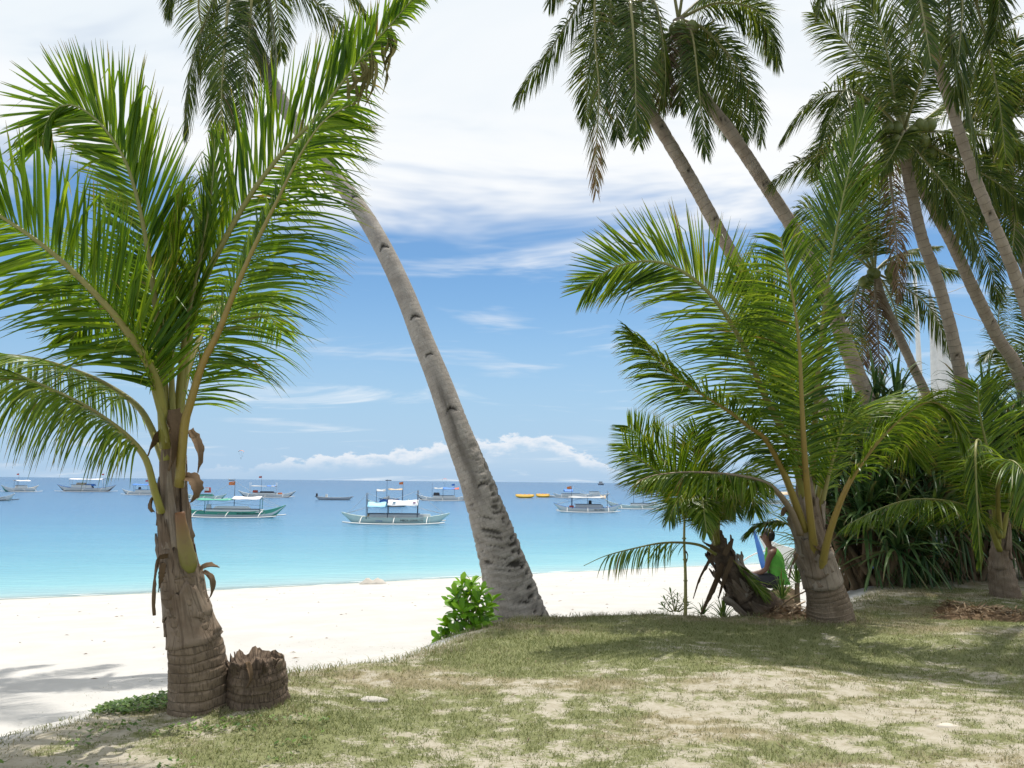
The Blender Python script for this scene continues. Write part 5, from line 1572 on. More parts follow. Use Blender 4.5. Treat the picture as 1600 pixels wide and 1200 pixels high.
# ------------------------------------------------------------------ boats
def hull_geo(L, H, sheer, beam, keel=-.18, ns=25, bow=1.0, stern=1.0):
    u = np.linspace(-1, 1, ns)
    au = np.abs(u)
    e = np.where(u > 0, bow, stern)
    b = beam / 2 * (1 - au ** 2.3) + .015
    gzv = H + sheer * e * au ** 3.2
    kz = keel + (gzv - keel - .10) * sstep(.62, 1.02, au) ** 1.4
    x = u * L / 2
    rows = []
    for i in range(ns):
        m1 = kz[i] + (gzv[i] - kz[i]) * .32
        m2 = kz[i] + (gzv[i] - kz[i]) * .62
        prof = [(-b[i], gzv[i]), (-b[i] * .97, m2), (-b[i] * .82, m1), (-b[i] * .1, kz[i]), (b[i] * .1, kz[i]), (b[i] * .82, m1), (b[i] * .97, m2), (b[i], gzv[i])]
        rows.append([(x[i], p[0], p[1]) for p in prof])
    V = np.array(rows).reshape(-1, 3)
    I = np.arange(ns * 8).reshape(ns, 8)
    q = np.stack([I[:-1, :-1], I[1:, :-1], I[1:, 1:], I[:-1, 1:]], -1)
    return V, q, I, u, gzv, b, kz


def bangka(label, pos, L, head, hull='hull_white', low='hull_dark', band=None, H=.5, sheer=.45, beam=.95, bow=1.0, stern=1.0, arms=3, span=2.1, float_z=.05, cabin=None, cabin_mat='hull_white',
           canopies=(), posts=(), masts=(), text=None, deck='hull_tan', outr='bamboo_white', floats=True, extras=(), name='outrigger_boat', z=WATER_Z, tilt=0.0, group='boats moored off the beach'):
    root = thing(name, label, 'boat', (pos[0], pos[1], z), group)
    root.rotation_euler = (tilt, 0, head)
    def add(nm, me, par=root):
        o = bpy.data.objects.new(nm, me); COL.objects.link(o); o.parent = par
        return o
    V, q, I, u, gv, b, kz = hull_geo(L, H, sheer, beam, bow=bow, stern=stern)
    mi = np.zeros(q.shape[:2], int)
    mi[:, 2:5] = 1
    mats = [M[hull], M[low]]
    if band:
        mats.append(M[band]); mi[:, 0] = 2; mi[:, 6] = 2
    ho = add('hull', mesh('hull', V, [q.reshape(-1, 4)], mats, mi=[mi.ravel()]))
    # deck set inside the gunwale
    dz = gv - .07
    Vd = np.concatenate([np.stack([u * L / 2, -b * .93, dz], 1), np.stack([u * L / 2, b * .93, dz], 1)])
    k = np.arange(len(u) - 1); m_ = len(u)
    add('deck', mesh('deck', Vd, [np.stack([k, k + 1, k + 1 + m_, k + m_], 1)], M[deck]))
    for s in (-1, 1):
        c = np.stack([u * L / 2, s * b, gv], 1)
        V_, f_, uv_ = tube_geo(c, .022 * max(1, L / 9), 5)
        add('gunwale', mesh('gunwale', V_, f_, M[band or ('hull_blue' if 'awning right' in label or 'arched' in label else hull)]), ho)
    if cabin:
        x0, x1, h_ = cabin
        w_ = beam * .86
        zb = H - .05
        Vc = np.array([(x0, -w_ / 2, zb), (x1, -w_ / 2, zb), (x1, w_ / 2, zb), (x0, w_ / 2, zb), (x0 + .15, -w_ * .44, H + h_), (x1 - .45 * h_, -w_ * .44, H + h_), (x1 - .45 * h_, w_ * .44, H + h_), (x0 + .15, w_ * .44, H + h_)])
        add('cabin', mesh('cabin', Vc, [np.array([(0, 1, 5, 4), (1, 2, 6, 5), (2, 3, 7, 6), (3, 0, 4, 7), (4, 5, 6, 7)])], M[cabin_mat], smooth=False))
        V_, f_ = box_geo(((x0 + x1) / 2 - .2, 0, H + h_ + .03), (x1 - x0 - .3, w_ * .95, .06))
        add('cabin_roof', mesh('cabin_roof', V_, f_, M['wood_dark'], smooth=False))
        # dark windscreen
        V_ = np.array([(x1 - .02, -w_ * .36, H + .06), (x1 - .02, w_ * .36, H + .06), (x1 - .40 * h_, w_ * .33, H + h_ * .92), (x1 - .40 * h_, -w_ * .33, H + h_ * .92)]) + [.02, 0, 0]
        add('windscreen', mesh('windscreen', V_, [np.array([[0, 1, 2, 3]])], M['wood_dark'], smooth=False))
    if floats:
        for s in (-1, 1):
            fx = np.linspace(-L * .46, L * .46, 14)
            c = np.stack([fx, np.full(14, s * span), float_z + .16 * np.abs(fx / (L * .46)) ** 3], 1)
            V_, f_, uv_ = tube_geo(c, .055, 7)
            add('outrigger', mesh('outrigger', V_, f_, M[outr]))
        for i in range(arms):
            ax_ = (-.30 + .60 * i / max(1, arms - 1)) * L
            t = np.linspace(-1, 1, 17)
            c = np.stack([np.full(17, ax_) + .05 * t, t * span, H + .10 - (H + .05 - float_z) * np.abs(t) ** 2.6], 1)
            V_, f_, uv_ = tube_geo(c, .032, 6)
            add('cross_arm', mesh('cross_arm', V_, f_, M[outr]))
    for (x_, z0_, z1_, mt) in posts:
        for s in (-1, 1):
            V_, f_, uv_ = tube_geo(np.array([(x_, s * beam * .42, z0_), (x_, s * beam * .42, z1_)]), .028, 6)
            add('post', mesh('post', V_, f_, M[mt]))
    for (x0, x1, z_, dz_, mt) in canopies:
        nu, nv = 9, 5
        uu, vv = np.meshgrid(np.linspace(0, 1, nu), np.linspace(-1, 1, nv), indexing='ij')
        Z1 = z_ + dz_ * (1 - np.abs(vv)) - .05 * np.sin(np.pi * uu) + .03 * np.sin(9 * uu + 3 * vv)
        A_ = np.stack([x0 + (x1 - x0) * uu, vv * beam * .75, Z1], -1).reshape(-1, 3)
        B_ = A_ - [0, 0, .03]
        I_ = np.arange(nu * nv).reshape(nu, nv)
        q_ = np.stack([I_[:-1, :-1], I_[1:, :-1], I_[1:, 1:], I_[:-1, 1:]], -1).reshape(-1, 4)
        ring = np.concatenate([I_[0, :], I_[1:, -1], I_[-1, -2::-1], I_[-2:0:-1, 0]]); r2_ = np.roll(ring, -1)
        add('canopy', mesh('canopy', np.vstack([A_, B_]), [q_, q_[:, ::-1] + nu * nv, np.stack([ring, r2_, r2_ + nu * nv, ring + nu * nv], 1)], M[mt]))
    for (x_, h_, flag) in masts:
        V_, f_, uv_ = tube_geo(np.array([(x_, 0, H - .05), (x_, 0, h_)]), [.034, .022], 6)
        mo = add('mast', mesh('mast', V_, f_, M['wood_dark']))
        if flag:
            uu = np.linspace(0, 1, 6)
            top_ = np.stack([x_ - .55 * uu, .08 * np.sin(5 * uu), h_ - .02 - .10 * uu], 1)
            bot_ = top_ - np.stack([0 * uu, 0 * uu, .38 - .10 * uu], 1)
            kk_ = np.arange(5)
            add('flag', mesh('flag', np.vstack([top_, bot_]), [np.stack([kk_, kk_ + 1, kk_ + 7, kk_ + 6], 1)], M[flag]), mo)
    for nm, c_, sz, mt in extras:
        V_, f_ = box_geo(c_, sz)
        # chamfered crate or bundle
        V_[[1, 3, 5, 7]] = (V_[[1, 3, 5, 7]] - np.asarray(c_)) * [.82, .82, 1] + np.asarray(c_)
        add(nm, mesh(nm, V_, f_, M[mt], smooth=False))
    if text:
        tops_ = [(x_, z1_) for (x_, z0_, z1_, mt) in posts] + [(x_, h_) for (x_, h_, fl) in masts]
        for x_, z_ in tops_:
            for e_ in (-1, 1):
                a_ = np.array([x_, 0, z_ - .05]); b_ = np.array([e_ * L * .46, 0, H + sheer * .7])
                V_, f_, uv_ = tube_geo(spline([a_, (a_ + b_) / 2 - [0, 0, .12], b_], 7), .011, 4)
                add('rope', mesh('rope', V_, f_, M['hull_grey']))
        for s_, x_ in ((-1, -.32), (1, .32)):
            b_ = np.array([x_ * L, 0, H + .1])
            for e_ in (-1, 1):
                V_, f_, uv_ = tube_geo(np.array([b_, (x_ * L, e_ * span, float_z)]), .011, 4)
                add('rope', mesh('rope', V_, f_, M['hull_grey']))
        for (s_, x_, z_, size, mt) in text:
            cu_ = bpy.data.curves.new('lettering', 'FONT')
            cu_.body = s_; cu_.size = size; cu_.extrude = .004
            cu_.materials.append(M[mt])
            t_ = bpy.data.objects.new('lettering', cu_); COL.objects.link(t_)
            dg_ = bpy.context.evaluated_depsgraph_get()
            lm_ = bpy.data.meshes.new_from_object(t_.evaluated_get(dg_))
            bpy.data.objects.remove(t_)
            o = add('lettering', lm_)
            o.rotation_euler = (R(90), 0, 0)
            o.location = (x_, -beam / 2 - .015, z_)
    return root


def bpos(px, pywl):
    d = 3.5 * FPX / (pywl - (745 + .01 * px))
    p = P(px, pywl, d)
    return (p[0], p[1]), d / FPX


(pp, s) = bpos(618, 818)
bangka('pale green boat with sky blue and white tarps, nearest of the moored boats', pp, 168 * s, R(3), hull='hull_mint', low='hull_mint', band=None, H=.50, sheer=.42, beam=1.1, cabin=(-42 * s, 44 * s, .30), cabin_mat='hull_grey',
       canopies=[(-43 * s, -15 * s, 1.42, .35, 'tarp_blue'), (-12 * s, 35 * s, 1.55, .40, 'tarp_white')], posts=[(-45 * s, .4, 2.5, 'wood_dark'), (-12 * s, .4, 2.3, 'wood_dark'), (34 * s, .4, 2.75, 'wood_dark')],
       text=[('MBCA. LUNALYN', 8 * s, .22, .24, 'black'), ('boracay', -30 * s, .22, .17, 'hull_blue')],
       extras=[('tarp_print', (-2 * s, -.42, 1.80), (5 * s, .5, .03), 'tarp_blue'), ('tarp_print', (29 * s, -.42, 1.80), (5 * s, .4, .03), 'pink'), ('engine_box', (48 * s, 0, .66), (.7, .6, .3), 'hull_white'), ('cargo_box', (-36 * s, 0, .68), (.9, .6, .32), 'hull_tan')])
(pp, s) = bpos(362, 808)
bangka('white boat with green stripe and red flag behind the left trunk', pp, 166 * s, R(2), hull='hull_white', low='hull_green', band='hull_green', H=.52, sheer=.65, beam=1.1, stern=.5, cabin=(-40 * s, 50 * s, .22),
       canopies=[(-52 * s, 2 * s, 1.62, .12, 'hull_green'), (2 * s, 46 * s, 1.72, .22, 'tarp_white')], posts=[(-40 * s, .4, 1.7, 'hull_teal'), (45 * s, .4, 1.75, 'hull_teal')], masts=[(3 * s, 3.35, 'orange')],
       text=[('BOY JERRWEL JADE', 10 * s, .30, .22, 'black'), ('sea tours', -20 * s, .30, .18, 'hull_grey')],
       extras=[('cargo_box', (-36 * s, 0, .95), (.4, .4, .5), 'hull_white'), ('cushion_row', (0, 0, .92), (3.4, .6, .22), 'hull_white')])
(pp, s) = bpos(918, 800)
bangka('long white outrigger boat with tan awning right of the leaning trunk', pp, 106 * s, R(-2), hull='hull_white', low='hull_mint', H=.5, sheer=.6, beam=1.1, cabin=(-20 * s, 25 * s, .42), cabin_mat='hull_grey',
       canopies=[(-30 * s, 26 * s, 1.75, .15, 'hull_grey'), (20 * s, 28 * s, 1.7, .3, 'tarp_tan')], posts=[(-24 * s, .4, 1.8, 'wood_dark')], masts=[(-25 * s, 3.1, 'orange'), (0, 2.0, None), (31 * s, 2.6, None)],
       text=[('SEA WIND', 10 * s, .22, .26, 'black')], extras=[('engine_box', (4 * s, 0, 1.15), (.4, .3, .5), 'black'), ('cargo_box', (-25 * s, 0, .62), (.6, .5, .3), 'red')])
(pp, s) = bpos(1000, 795)
bangka('blue grey outrigger boat half hidden behind the small palm', pp, 108 * s, R(4), hull='hull_mint', low='hull_grey', H=.45, sheer=.75, beam=1.0, cabin=(-15 * s, 25 * s, .3), canopies=[(-2 * s, 20 * s, 2.1, .1, 'tarp_deep')],
       masts=[(-10 * s, 2.7, None), (5 * s, 3.2, 'orange')], extras=[('engine_box', (22 * s, 0, .8), (.8, .5, .4), 'hull_white')])
(pp, s) = bpos(135, 768)
bangka('large white boat with arched canopy frame at far left', pp, 88 * s, R(6), hull='hull_white', low='hull_dark', H=.9, sheer=.9, beam=2.0, span=3.2, cabin=(-22 * s, 10 * s, .8), canopies=[(-25 * s, 25 * s, 3.1, .2, 'tarp_white')],
       posts=[(-24 * s, .8, 3.0, 'bamboo_white'), (25 * s, .8, 3.0, 'bamboo_white')], masts=[(25 * s, 4.6, 'red')], extras=[('cargo_box', (-8 * s, 0, 1.9), (2.4, 1.2, .7), 'tarp_tan'), ('cargo_box', (4 * s, 0, 1.7), (3, 1.2, .5), 'tarp_deep')])
(pp, s) = bpos(31, 768)
bangka('small green hulled boat near the left edge seen at an angle', pp, 56 * s, R(52), hull='hull_white', low='hull_green', H=.8, sheer=.8, beam=2.0, span=3, cabin=(-6 * s, 10 * s, .7), canopies=[(-8 * s, 12 * s, 2.6, .2, 'tarp_white')], masts=[(-3 * s, 4.4, 'red')], posts=[(-7 * s, .7, 2.6, 'wood_dark')])
(pp, s) = bpos(-12, 782)
bangka('boat cut by the left edge with only its bow and outrigger showing', pp, 66 * s, R(5), hull='hull_white', low='hull_mint', H=.5, sheer=.6, beam=1.0, outr='hull_dark', cabin=(-15 * s, 5 * s, .3))
(pp, s) = bpos(222, 773)
bangka('boat with bright blue canopy peeping out left of the left trunk', pp, 60 * s, R(8), hull='hull_white', low='hull_dark', H=.6, sheer=.6, beam=1.3, cabin=(-10 * s, 16 * s, .45), canopies=[(-14 * s, 10 * s, 2.1, .25, 'tarp_deep'), (10 * s, 22 * s, 2.1, .25, 'red')], masts=[(8 * s, 3.2, 'red')], posts=[(-12 * s, .5, 2.1, 'wood_dark')],
       extras=[('engine_box', (-4 * s, 0, 1.4), (.5, .5, .5), 'hull_dark')])
(pp, s) = bpos(322, 780)
bangka('green boat carrying a red and white ball shape, just right of the left trunk', pp, 62 * s, R(3), hull='hull_mint', low='hull_green', H=.5, sheer=.5, beam=1.0, cabin=(-10 * s, 12 * s, .35), cabin_mat='hull_green', posts=[(-14 * s, .4, 2.6, 'wood_dark')], canopies=[(-20 * s, -8 * s, 2.3, .1, 'hull_grey')],
       extras=[('sign_board', (2 * s, 0, 1.6), (1.1, .3, .9), 'red'), ('sign_board', (1 * s, -.2, 1.75), (.8, .3, .5), 'hull_white')])
(pp, s) = bpos(417, 777)
bangka('boat with grey awning and dark cargo beyond the green striped boat', pp, 88 * s, R(5), hull='hull_white', low='hull_dark', H=.55, sheer=.75, beam=1.4, cabin=(-22 * s, 18 * s, .35), canopies=[(-24 * s, 14 * s, 2.2, .12, 'hull_grey'), (0, 13 * s, 2.18, .2, 'tarp_deep')], posts=[(-26 * s, .5, 2.9, 'bamboo_white'), (14 * s, .5, 2.9, 'bamboo_white')], masts=[(-9 * s, 4.2, 'red')],
       extras=[('cargo_box', (-18 * s, 0, 1.15), (1.0, .7, .5), 'red'), ('cargo_box', (20 * s, 0, .8), (.8, .7, .3), 'orange'), ('cargo_box', (0, 0, 1.0), (3, .8, .4), 'hull_dark')])
(pp, s) = bpos(522, 781)
bangka('small open grey dinghy with outboard motor and no outriggers', pp, 60 * s, R(2), hull='hull_grey', low='hull_white', H=.45, sheer=.25, beam=1.2, floats=False, extras=[('outboard_motor', (-27 * s, 0, .8), (.35, .3, .7), 'hull_dark'), ('cargo_box', (-12 * s, 0, .75), (.4, .5, .5), 'hull_white')], name='dinghy')
(pp, s) = bpos(606, 791)
bangka('boat with tan roof and orange flag behind the sky blue tarp boat', pp, 66 * s, R(8), hull='hull_mint', low='hull_dark', H=.5, sheer=.5, beam=1.2, outr='hull_dark', cabin=(-14 * s, 20 * s, .5), cabin_mat='hull_blue', canopies=[(-18 * s, -4 * s, 2.1, .25, 'hull_grey'), (0, 22 * s, 2.3, .15, 'tarp_tan')], posts=[(-18 * s, .4, 2.2, 'wood_dark'), (22 * s, .4, 2.4, 'wood_dark')],
       masts=[(-2 * s, 3.7, None), (23 * s, 3.4, 'orange')], extras=[('cargo_box', (-2 * s, 0, 1.15), (1, .6, .25), 'hull_white'), ('roof_load', (0, 0, 3.55), (.9, .3, .1), 'hull_dark')])
(pp, s) = bpos(692, 782)
bangka('white boat with blue and red canopy just left of the leaning trunk', pp, 84 * s, R(3), hull='hull_white', low='hull_dark', H=.5, sheer=.7, beam=1.3, cabin=(-16 * s, 20 * s, .4), canopies=[(-14 * s, 0, 2.2, .15, 'hull_grey'), (0, 18 * s, 2.1, .3, 'tarp_deep'), (15 * s, 25 * s, 2.1, .3, 'red')], masts=[(-17 * s, 3.2, None), (18 * s, 3.1, 'tarp_deep')],
       posts=[(0, .4, 2.2, 'wood_dark')], extras=[('cargo_box', (-10 * s, 0, 1.2), (1.2, .8, .5), 'hull_dark')])
for lab, px, wl_, Lp, mt in [('left yellow inflatable banana boat in the distance', 820, 778, 30, 'yellow'), ('right yellow inflatable banana boat in the distance', 848, 777, 22, 'yellow')]:
    (pp, s) = bpos(px, wl_)
    root = thing('banana_boat', lab, 'boat', (pp[0], pp[1], WATER_Z), 'yellow banana boats')
    for dy in (-.55, 0, .55):
        x_ = np.linspace(-Lp * s / 2, Lp * s / 2, 12)
        c = np.stack([pp[0] + x_, np.full(12, pp[1] + dy), WATER_Z + .25 + .25 * (dy == 0) + .25 * np.abs(x_ / (Lp * s / 2)) ** 3], 1)
        tube('inflated_tube', c, .28 * np.sqrt(np.clip(1.02 - np.abs(x_ / (Lp * s / 2)) ** 4, .02, 1)), M[mt], root, k=8)
    for i in range(3):
        q = np.array([pp[0] + (i - 1) * Lp * s * .22, pp[1], WATER_Z + .78])
        tube('seat_strap', np.array([q + [-.15, 0, 0], q + [.15, 0, 0]]), [.12, .12], M['orange'], root, k=6)
(pp, s) = bpos(895, 778)
bangka('white boat with a blue tent far out beyond the awning boat', pp, 62 * s, R(3), hull='hull_white', low='hull_mint', H=.6, sheer=.5, beam=1.4, cabin=(-18 * s, 14 * s, .4), canopies=[(-14 * s, 0, 1.5, .5, 'tarp_deep')], floats=True, outr='bamboo_white')
(pp, s) = bpos(930, 777)
bangka('white speedboat far out at the right end of the distant row', pp, 46 * s, R(-3), hull='hull_white', low='hull_white', H=.7, sheer=.4, beam=1.5, floats=False, cabin=(-10 * s, 8 * s, .7), name='speedboat')
(pp, s) = bpos(868, 777)
bangka('low white and red raft boat between banana boats and blue tent', pp, 30 * s, R(0), hull='hull_white', low='red', H=.4, sheer=.25, beam=1.5, floats=False, name='raft_boat')
(pp, s) = bpos(1200, 787)
bangka('boat with wide tan and white awning seen between the young palms', pp, 92 * s, R(-8), hull='hull_white', low='hull_tan', H=.6, sheer=.5, beam=2.0, span=3, canopies=[(-36 * s, 30 * s, 1.7, .5, 'tarp_tan'), (-30 * s, 10 * s, 2.3, .5, 'tarp_white')], posts=[(-30 * s, .5, 1.9, 'bamboo_white'), (26 * s, .5, 1.9, 'bamboo_white')],
       extras=[('float_buoy', (-42 * s, -2, .3), (.9, .9, .8), 'orange')])
(pp, s) = bpos(939, 757.8)
bangka('tiny dark ship silhouette on the horizon', pp, 11 * s, R(0), hull='hull_grey', low='hull_dark', H=2.0, sheer=1, beam=9, floats=False, cabin=(-3 * s, 3 * s, 3.5), cabin_mat='hull_grey', name='distant_ship')
(pp, s) = bpos(362, 751)
bangka('tiny white speedboat on the horizon left of the orange flag', pp, 12 * s, R(0), hull='hull_white', low='hull_white', H=3.0, sheer=2, beam=9, floats=False, name='distant_speedboat')
# parasail kites
for lab, px, py, d, r_, mt in [('small red parasail high above the green striped boat', 377, 705, 320, .7, 'orange'), ('tiny yellow parasail just above the horizon', 968, 757, 500, 1.0, 'yellow'), ('tiny red parasail above the horizon left of the leaning trunk', 695, 749, 400, .8, 'red')]:
    c = P(px, py, d)
    root = thing('parasail', lab, 'parasail', tuple(c - [0, 0, 3]), 'parasails over the sea')
    th = np.linspace(-1.3, 1.3, 9); ph = np.linspace(-.6, .6, 5)
    TH, PH = np.meshgrid(th, ph)
    V = np.stack([c[0] + r_ * 1.5 * np.sin(TH), c[1] + r_ * np.sin(PH), c[2] + r_ * np.cos(TH) * np.cos(PH) - r_ * .5], -1).reshape(-1, 3)
    I = np.arange(45).reshape(5, 9)
    link('canopy', mesh('canopy', V, [np.stack([I[:-1, :-1], I[:-1, 1:], I[1:, 1:], I[1:, :-1]], -1).reshape(-1, 4)], M[mt]), root)
    for k in (0, 8, 4):
        tube('line', np.array([V[18 + k], c - [0, 0, 3]]), [.015, .015], M['black'], root, k=4)

# blue and white bangka pulled up at the water's edge behind the seated person
bp_ = P(1188, 850, 33.0)
boat = bangka('blue prowed white outrigger boat beached behind the seated person', (bp_[0] + 3.6, bp_[1] + 3.0), 9.5, R(220), hull='hull_white', low='hull_white', H=.75, sheer=.7, beam=1.2, arms=3, span=2.5, float_z=-.05, cabin=(-3, 1.5, .35),
              masts=[(1.0, 2.6, None)], z=WATER_Z + .15, deck='hull_white', group='boats pulled up on the beach')
c_ = np.array([(4.15, 0, -.15), (4.55, 0, .45), (4.80, 0, 1.0), (5.05, 0, 1.55), (5.15, 0, 1.75)])
V_, f_, _ = tube_geo(spline(c_, 14), np.interp(np.linspace(0, 1, 14), [0, .5, 1], [.26, .18, .06]), 8, ref=(0, 1, 0), squash=.3)
o = bpy.data.objects.new('bow_post', mesh('bow_post', V_, f_, M['hull_blue'])); COL.objects.link(o); o.parent = boat
# sailing paraw behind the hedge
sp0 = P(1462, 800, 30.0)
zb_ = gz(sp0[0], sp0[1])
paraw = bangka('beached sailing outrigger with tall white sail behind the hedge', (sp0[0], sp0[1]), 8, R(200), hull='hull_white', low='hull_blue', H=.6, sheer=.7, beam=.8, span=2.6, z=zb_ + .2, group='boats pulled up on the beach')
mt_, mb_ = P(1429, 420, 30), P(1447, 800, 30)
ori = np.array(paraw.location)
def par_add(nm, V_, f_, mat, par=paraw):
    o = bpy.data.objects.new(nm, mesh(nm, V_, f_, mat)); COL.objects.link(o); o.parent = par
    o.matrix_parent_inverse = (Matrix.Translation(paraw.location) @ paraw.rotation_euler.to_matrix().to_4x4()).inverted()
    return o
V_, f_, _ = tube_geo(np.array([mb_, (mb_ + mt_) / 2, mt_]), [.11, .10, .05], 10)
par_add('mast', V_, f_, M['bamboo_white'])
A_, B_, C_ = P(1451, 452, 30.2), P(1456, 790, 30.2), P(1562, 770, 30.6)
uu, vv = np.meshgrid(np.linspace(0, 1, 14), np.linspace(0, 1, 10), indexing='ij')
Lf = A_ + (B_ - A_) * uu[..., None]; Rt = A_ + (C_ - A_) * uu[..., None]
S_ = Lf + (Rt - Lf) * vv[..., None]
S_[..., 1] -= .35 * np.sin(np.pi * vv) * uu + .05 * np.sin(14 * vv + 3 * uu)
I = np.arange(140).reshape(14, 10)
par_add('sail', S_.reshape(-1, 3), [np.stack([I[:-1, :-1], I[:-1, 1:], I[1:, 1:], I[1:, :-1]], -1).reshape(-1, 4)], M['sail'])
for a_, b_ in [(P(1429, 425, 30), P(1392, 640, 29)), (P(1430, 435, 30), P(1405, 700, 31)), (P(1432, 460, 30), P(1545, 505, 30)), (P(1440, 470, 30), P(1560, 420, 29))]:
    V_, f_, _ = tube_geo(spline([a_, (a_ + b_) / 2 - [0, 0, .12], b_], 8), .012, 4)
    par_add('stay_rope', V_, f_, M['hull_grey'])
# teal bow in the hedge
tb = P(1478, 876, 14.6)
bangka('teal boat bow showing through the gap under the hedge', (tb[0], tb[1] + .9), 3.4, R(250), hull='hull_teal', low='hull_teal', band='hull_white', H=.42, sheer=.25, beam=.85, floats=False, z=gz(tb[0], tb[1]) + .22, name='rowing_boat', group='boats pulled up on the beach')

# ------------------------------------------------------------------ seated person
DP = 13.6


def skin_body(name, joints, edges, mat, parent, root=0, sub=2):
    me = bpy.data.meshes.new(name)
    me.from_pydata([tuple(j[0]) for j in joints], edges, [])
    o = link(name, me, parent)
    me.materials.append(mat)
    md = o.modifiers.new('skin', 'SKIN')
    for i, j in enumerate(joints):
        r = j[1] if isinstance(j[1], tuple) else (j[1], j[1])
        me.skin_vertices[0].data[i].radius = r
        me.skin_vertices[0].data[i].use_root = i == root
    md.use_smooth_shade = True
    sb2 = o.modifiers.new('sub', 'SUBSURF'); sb2.levels = sub; sb2.render_levels = sub
    return o


hip = P(1214, 906, DP)
pr_ = thing('person', 'person in sleeveless bright green top sitting with back half turned, looking left to sea', 'person', (hip[0], hip[1], gz(hip[0], hip[1])))
fwd = nrm(np.array([-.92, .38, 0])); lft = np.cross(UP, fwd)      # body's left is towards the camera
def J(f, l, u_): return hip + fwd * f + lft * l + UP * u_
g0 = gz(*(hip + fwd * .55)[:2])
dz0 = g0 - hip[2]
body = [(J(0, 0, 0), (.13, .11)), (J(.01, 0, .16), (.115, .10)), (J(.04, 0, .32), (.135, .10)), (J(.07, 0, .43), (.11, .085)), (J(.10, 0, .49), (.05, .05)), (J(.125, 0, .55), (.047, .05)),
        (J(.135, 0, .61), (.080, .092)), (J(.135, 0, .68), (.088, .104)), (J(.125, 0, .73), (.055, .065)),
        (J(.05, .17, .42), .058), (J(.10, .20, .30), .046), (J(.13, .205, .17), .040), (J(.25, .15, .10), .034), (J(.36, .08, .07), .027), (J(.41, .05, .06), (.035, .018)),
        (J(.05, -.17, .42), .058), (J(.10, -.20, .30), .046), (J(.13, -.205, .17), .040), (J(.25, -.15, .10), .034), (J(.36, -.06, .08), .027), (J(.41, -.02, .07), (.035, .018)),
        (J(.05, .10, -.01), .085), (J(.24, .12, .0), .075), (J(.43, .13, .0), .056), (J(.43, .13, dz0 * .45), .048), (J(.41, .13, dz0 * .88), .034), (J(.44, .13, dz0 + .05), .036), (J(.57, .14, dz0 + .035), .028),
        (J(.05, -.10, -.01), .085), (J(.24, -.12, .0), .075), (J(.43, -.13, .0), .056), (J(.43, -.13, dz0 * .45), .048), (J(.41, -.13, dz0 * .88), .034), (J(.44, -.13, dz0 + .05), .036), (J(.57, -.14, dz0 + .035), .028)]
ed = [(0, 1), (1, 2), (2, 3), (3, 4), (4, 5), (5, 6), (6, 7), (7, 8), (3, 9), (9, 10), (10, 11), (11, 12), (12, 13), (13, 14), (3, 15), (15, 16), (16, 17), (17, 18), (18, 19), (19, 20), (0, 21), (21, 22), (22, 23), (23, 24), (24, 25), (25, 26), (26, 27),
      (0, 28), (28, 29), (29, 30), (30, 31), (31, 32), (32, 33), (33, 34)]
# fingers
for hand, l0 in ((14, .05), (20, -.02)):
    for k in range(4):
        b0 = len(body)
        body += [(J(.44, l0 + (k - 1.5) * .019, .055), .0095), (J(.475 - .004 * abs(k - 1), l0 + (k - 1.5) * .021, .045), .0085), (J(.495 - .006 * abs(k - 1), l0 + (k - 1.5) * .021, .02), .0075)]
        ed += [(hand, b0), (b0, b0 + 1), (b0 + 1, b0 + 2)]
    b0 = len(body)
    sgn = 1 if l0 < 0.03 else -1
    body += [(J(.39, l0 + sgn * .035, .06), .011), (J(.425, l0 + sgn * .05, .05), .009)]
    ed += [(hand - 1, b0), (b0, b0 + 1)]
skin_body('body', body, ed, M['skin'], pr_)
# face: nose, ears, lips as small shapes merged into one part
hc = J(.135, 0, .655)


def blob(c, rx, ry, rz, nu=10, nv=7):
    th = np.linspace(0, 2 * np.pi, nu, endpoint=False); ph = np.linspace(-np.pi / 2 * .98, np.pi / 2 * .98, nv)
    V = np.array([c + fwd * rx * math.cos(p) * math.cos(t) + lft * ry * math.cos(p) * math.sin(t) + UP * rz * math.sin(p) for p in ph for t in th])
    I = np.arange(nu * nv).reshape(nv, nu)
    q = np.stack([I[:-1], np.roll(I[:-1], -1, 1), np.roll(I[1:], -1, 1), I[1:]], -1).reshape(-1, 4)
    return V, [q, I[:1, ::-1], I[-1:]]


for nm, c_, r3, mt in [('nose', hc + fwd * .084 + UP * -.012, (.022, .015, .022), 'skin'), ('lips', hc + fwd * .070 + UP * -.048, (.014, .026, .011), 'skin'), ('ear', hc + lft * .086 + UP * -.005, (.02, .012, .032), 'skin'), ('ear', hc - lft * .086 + UP * -.005, (.02, .012, .032), 'skin'),
                       ('eye', hc + fwd * .072 + lft * .033 + UP * .012, (.01, .014, .008), 'black'), ('eye', hc + fwd * .072 - lft * .033 + UP * .012, (.01, .014, .008), 'black')]:
    V, f = blob(c_, *r3)
    link(nm, mesh(nm, V, f, M[mt]), pr_)
V, f = blob(hc + UP * .018 - fwd * .016, .106, .096, .106, 24, 18)
sel = V - hc
Vh = V + (rng.normal(0, .004, V.shape))
k_ = (((sel @ fwd) > .03) & ((sel @ UP) < .055)) | (((sel @ fwd) > -.03) & ((sel @ UP) < -.01))
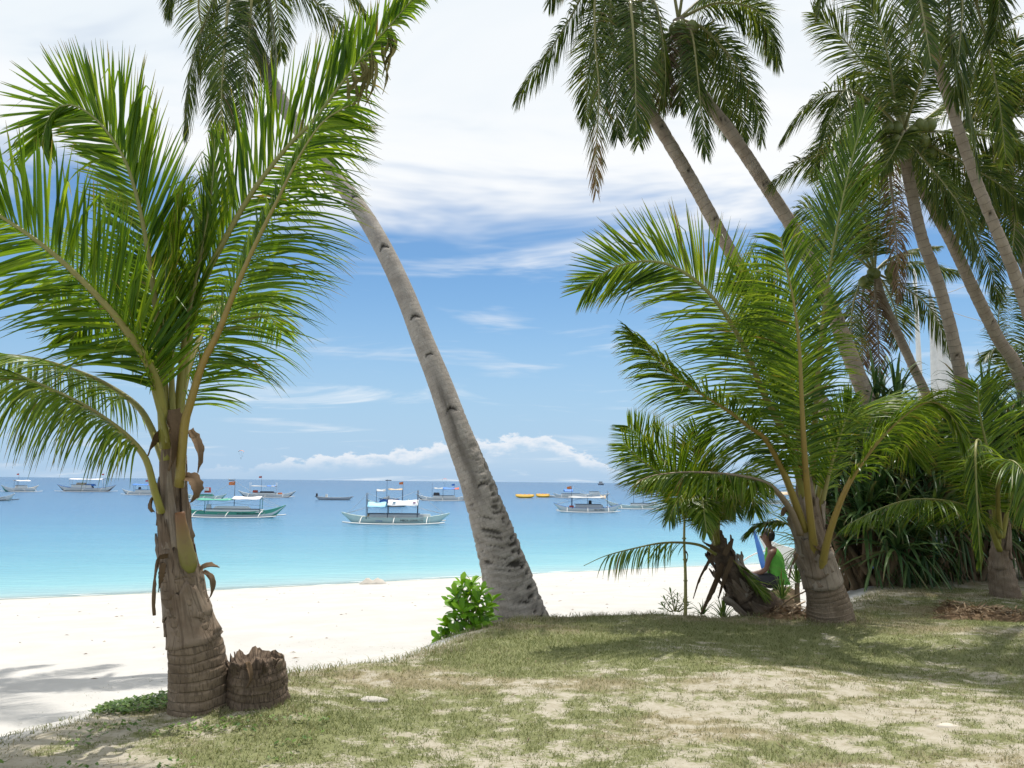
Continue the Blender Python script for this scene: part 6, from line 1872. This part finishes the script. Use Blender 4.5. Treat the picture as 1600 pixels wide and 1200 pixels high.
f = [a_[~k_[a_].any(1)] for a_ in f]
link('hair', mesh('hair', Vh, f, M['hair']), pr_)
# sleeveless top, slightly loose and longer at the back
th = np.linspace(0, 2 * np.pi, 28, endpoint=False)
rows = []
for u_, rf, rl, f0 in [(-.06, .155, .175, -.04), (-.01, .150, .172, -.03), (.08, .138, .160, -.01), (.18, .132, .158, .01), (.28, .138, .168, .03), (.36, .132, .172, .045), (.42, .112, .152, .055), (.465, .09, .125, .07), (.49, .066, .075, .085)]:
    w_ = 1 + .06 * np.sin(5 * th + 9 * u_) + .045 * np.sin(9 * th - 14 * u_)
    rows.append(np.array([J(f0 + rf * math.cos(t) * w, rl * math.sin(t) * w, u_) for t, w in zip(th, w_)]))
V = np.vstack(rows)
I = np.arange(len(V)).reshape(-1, 28)
link('sleeveless_top', mesh('sleeveless_top', V, [np.stack([I[:-1], np.roll(I[:-1], -1, 1), np.roll(I[1:], -1, 1), I[1:]], -1).reshape(-1, 4)], M['shirt']), pr_)
for s_ in (1, -1):
    c = spline([J(-.02, s_ * .07, -.01), J(.12, s_ * .11, -.005), J(.28, s_ * .125, .0), J(.40, s_ * .13, .0), J(.445, s_ * .13, -.04), J(.445, s_ * .13, -.13)], 18)
    V_, f_, u_ = tube_geo(c, np.linspace(.125, .082, 18), 14)
    link('trouser_leg', mesh('trouser_leg', V_, f_[:1], M['shorts']), pr_)
lg = hip + UP * -.14
lo = thing('driftwood_log', 'weathered log used as a seat under the person in green', 'log', (lg[0], lg[1], gz(lg[0], lg[1])))
zb2 = gz(lg[0], lg[1])
for nm, zc, r_, dy in (('log_body', (lg[2] + zb2) / 2, (lg[2] - zb2) / 2 + .015, .75),):
    c = np.array([lg + fwd * -.05 + lft * t_ * dy + UP * (zc - lg[2]) for t_ in np.linspace(-.55, .55, 14)])
    V_, f_, u_ = tube_geo(c, r_, 18, disp=lambda s, t, r: .03 * (fbm(s * 6, t * 2, 4) - .5))
    link(nm, mesh(nm, V_, f_, M['log']), lo)
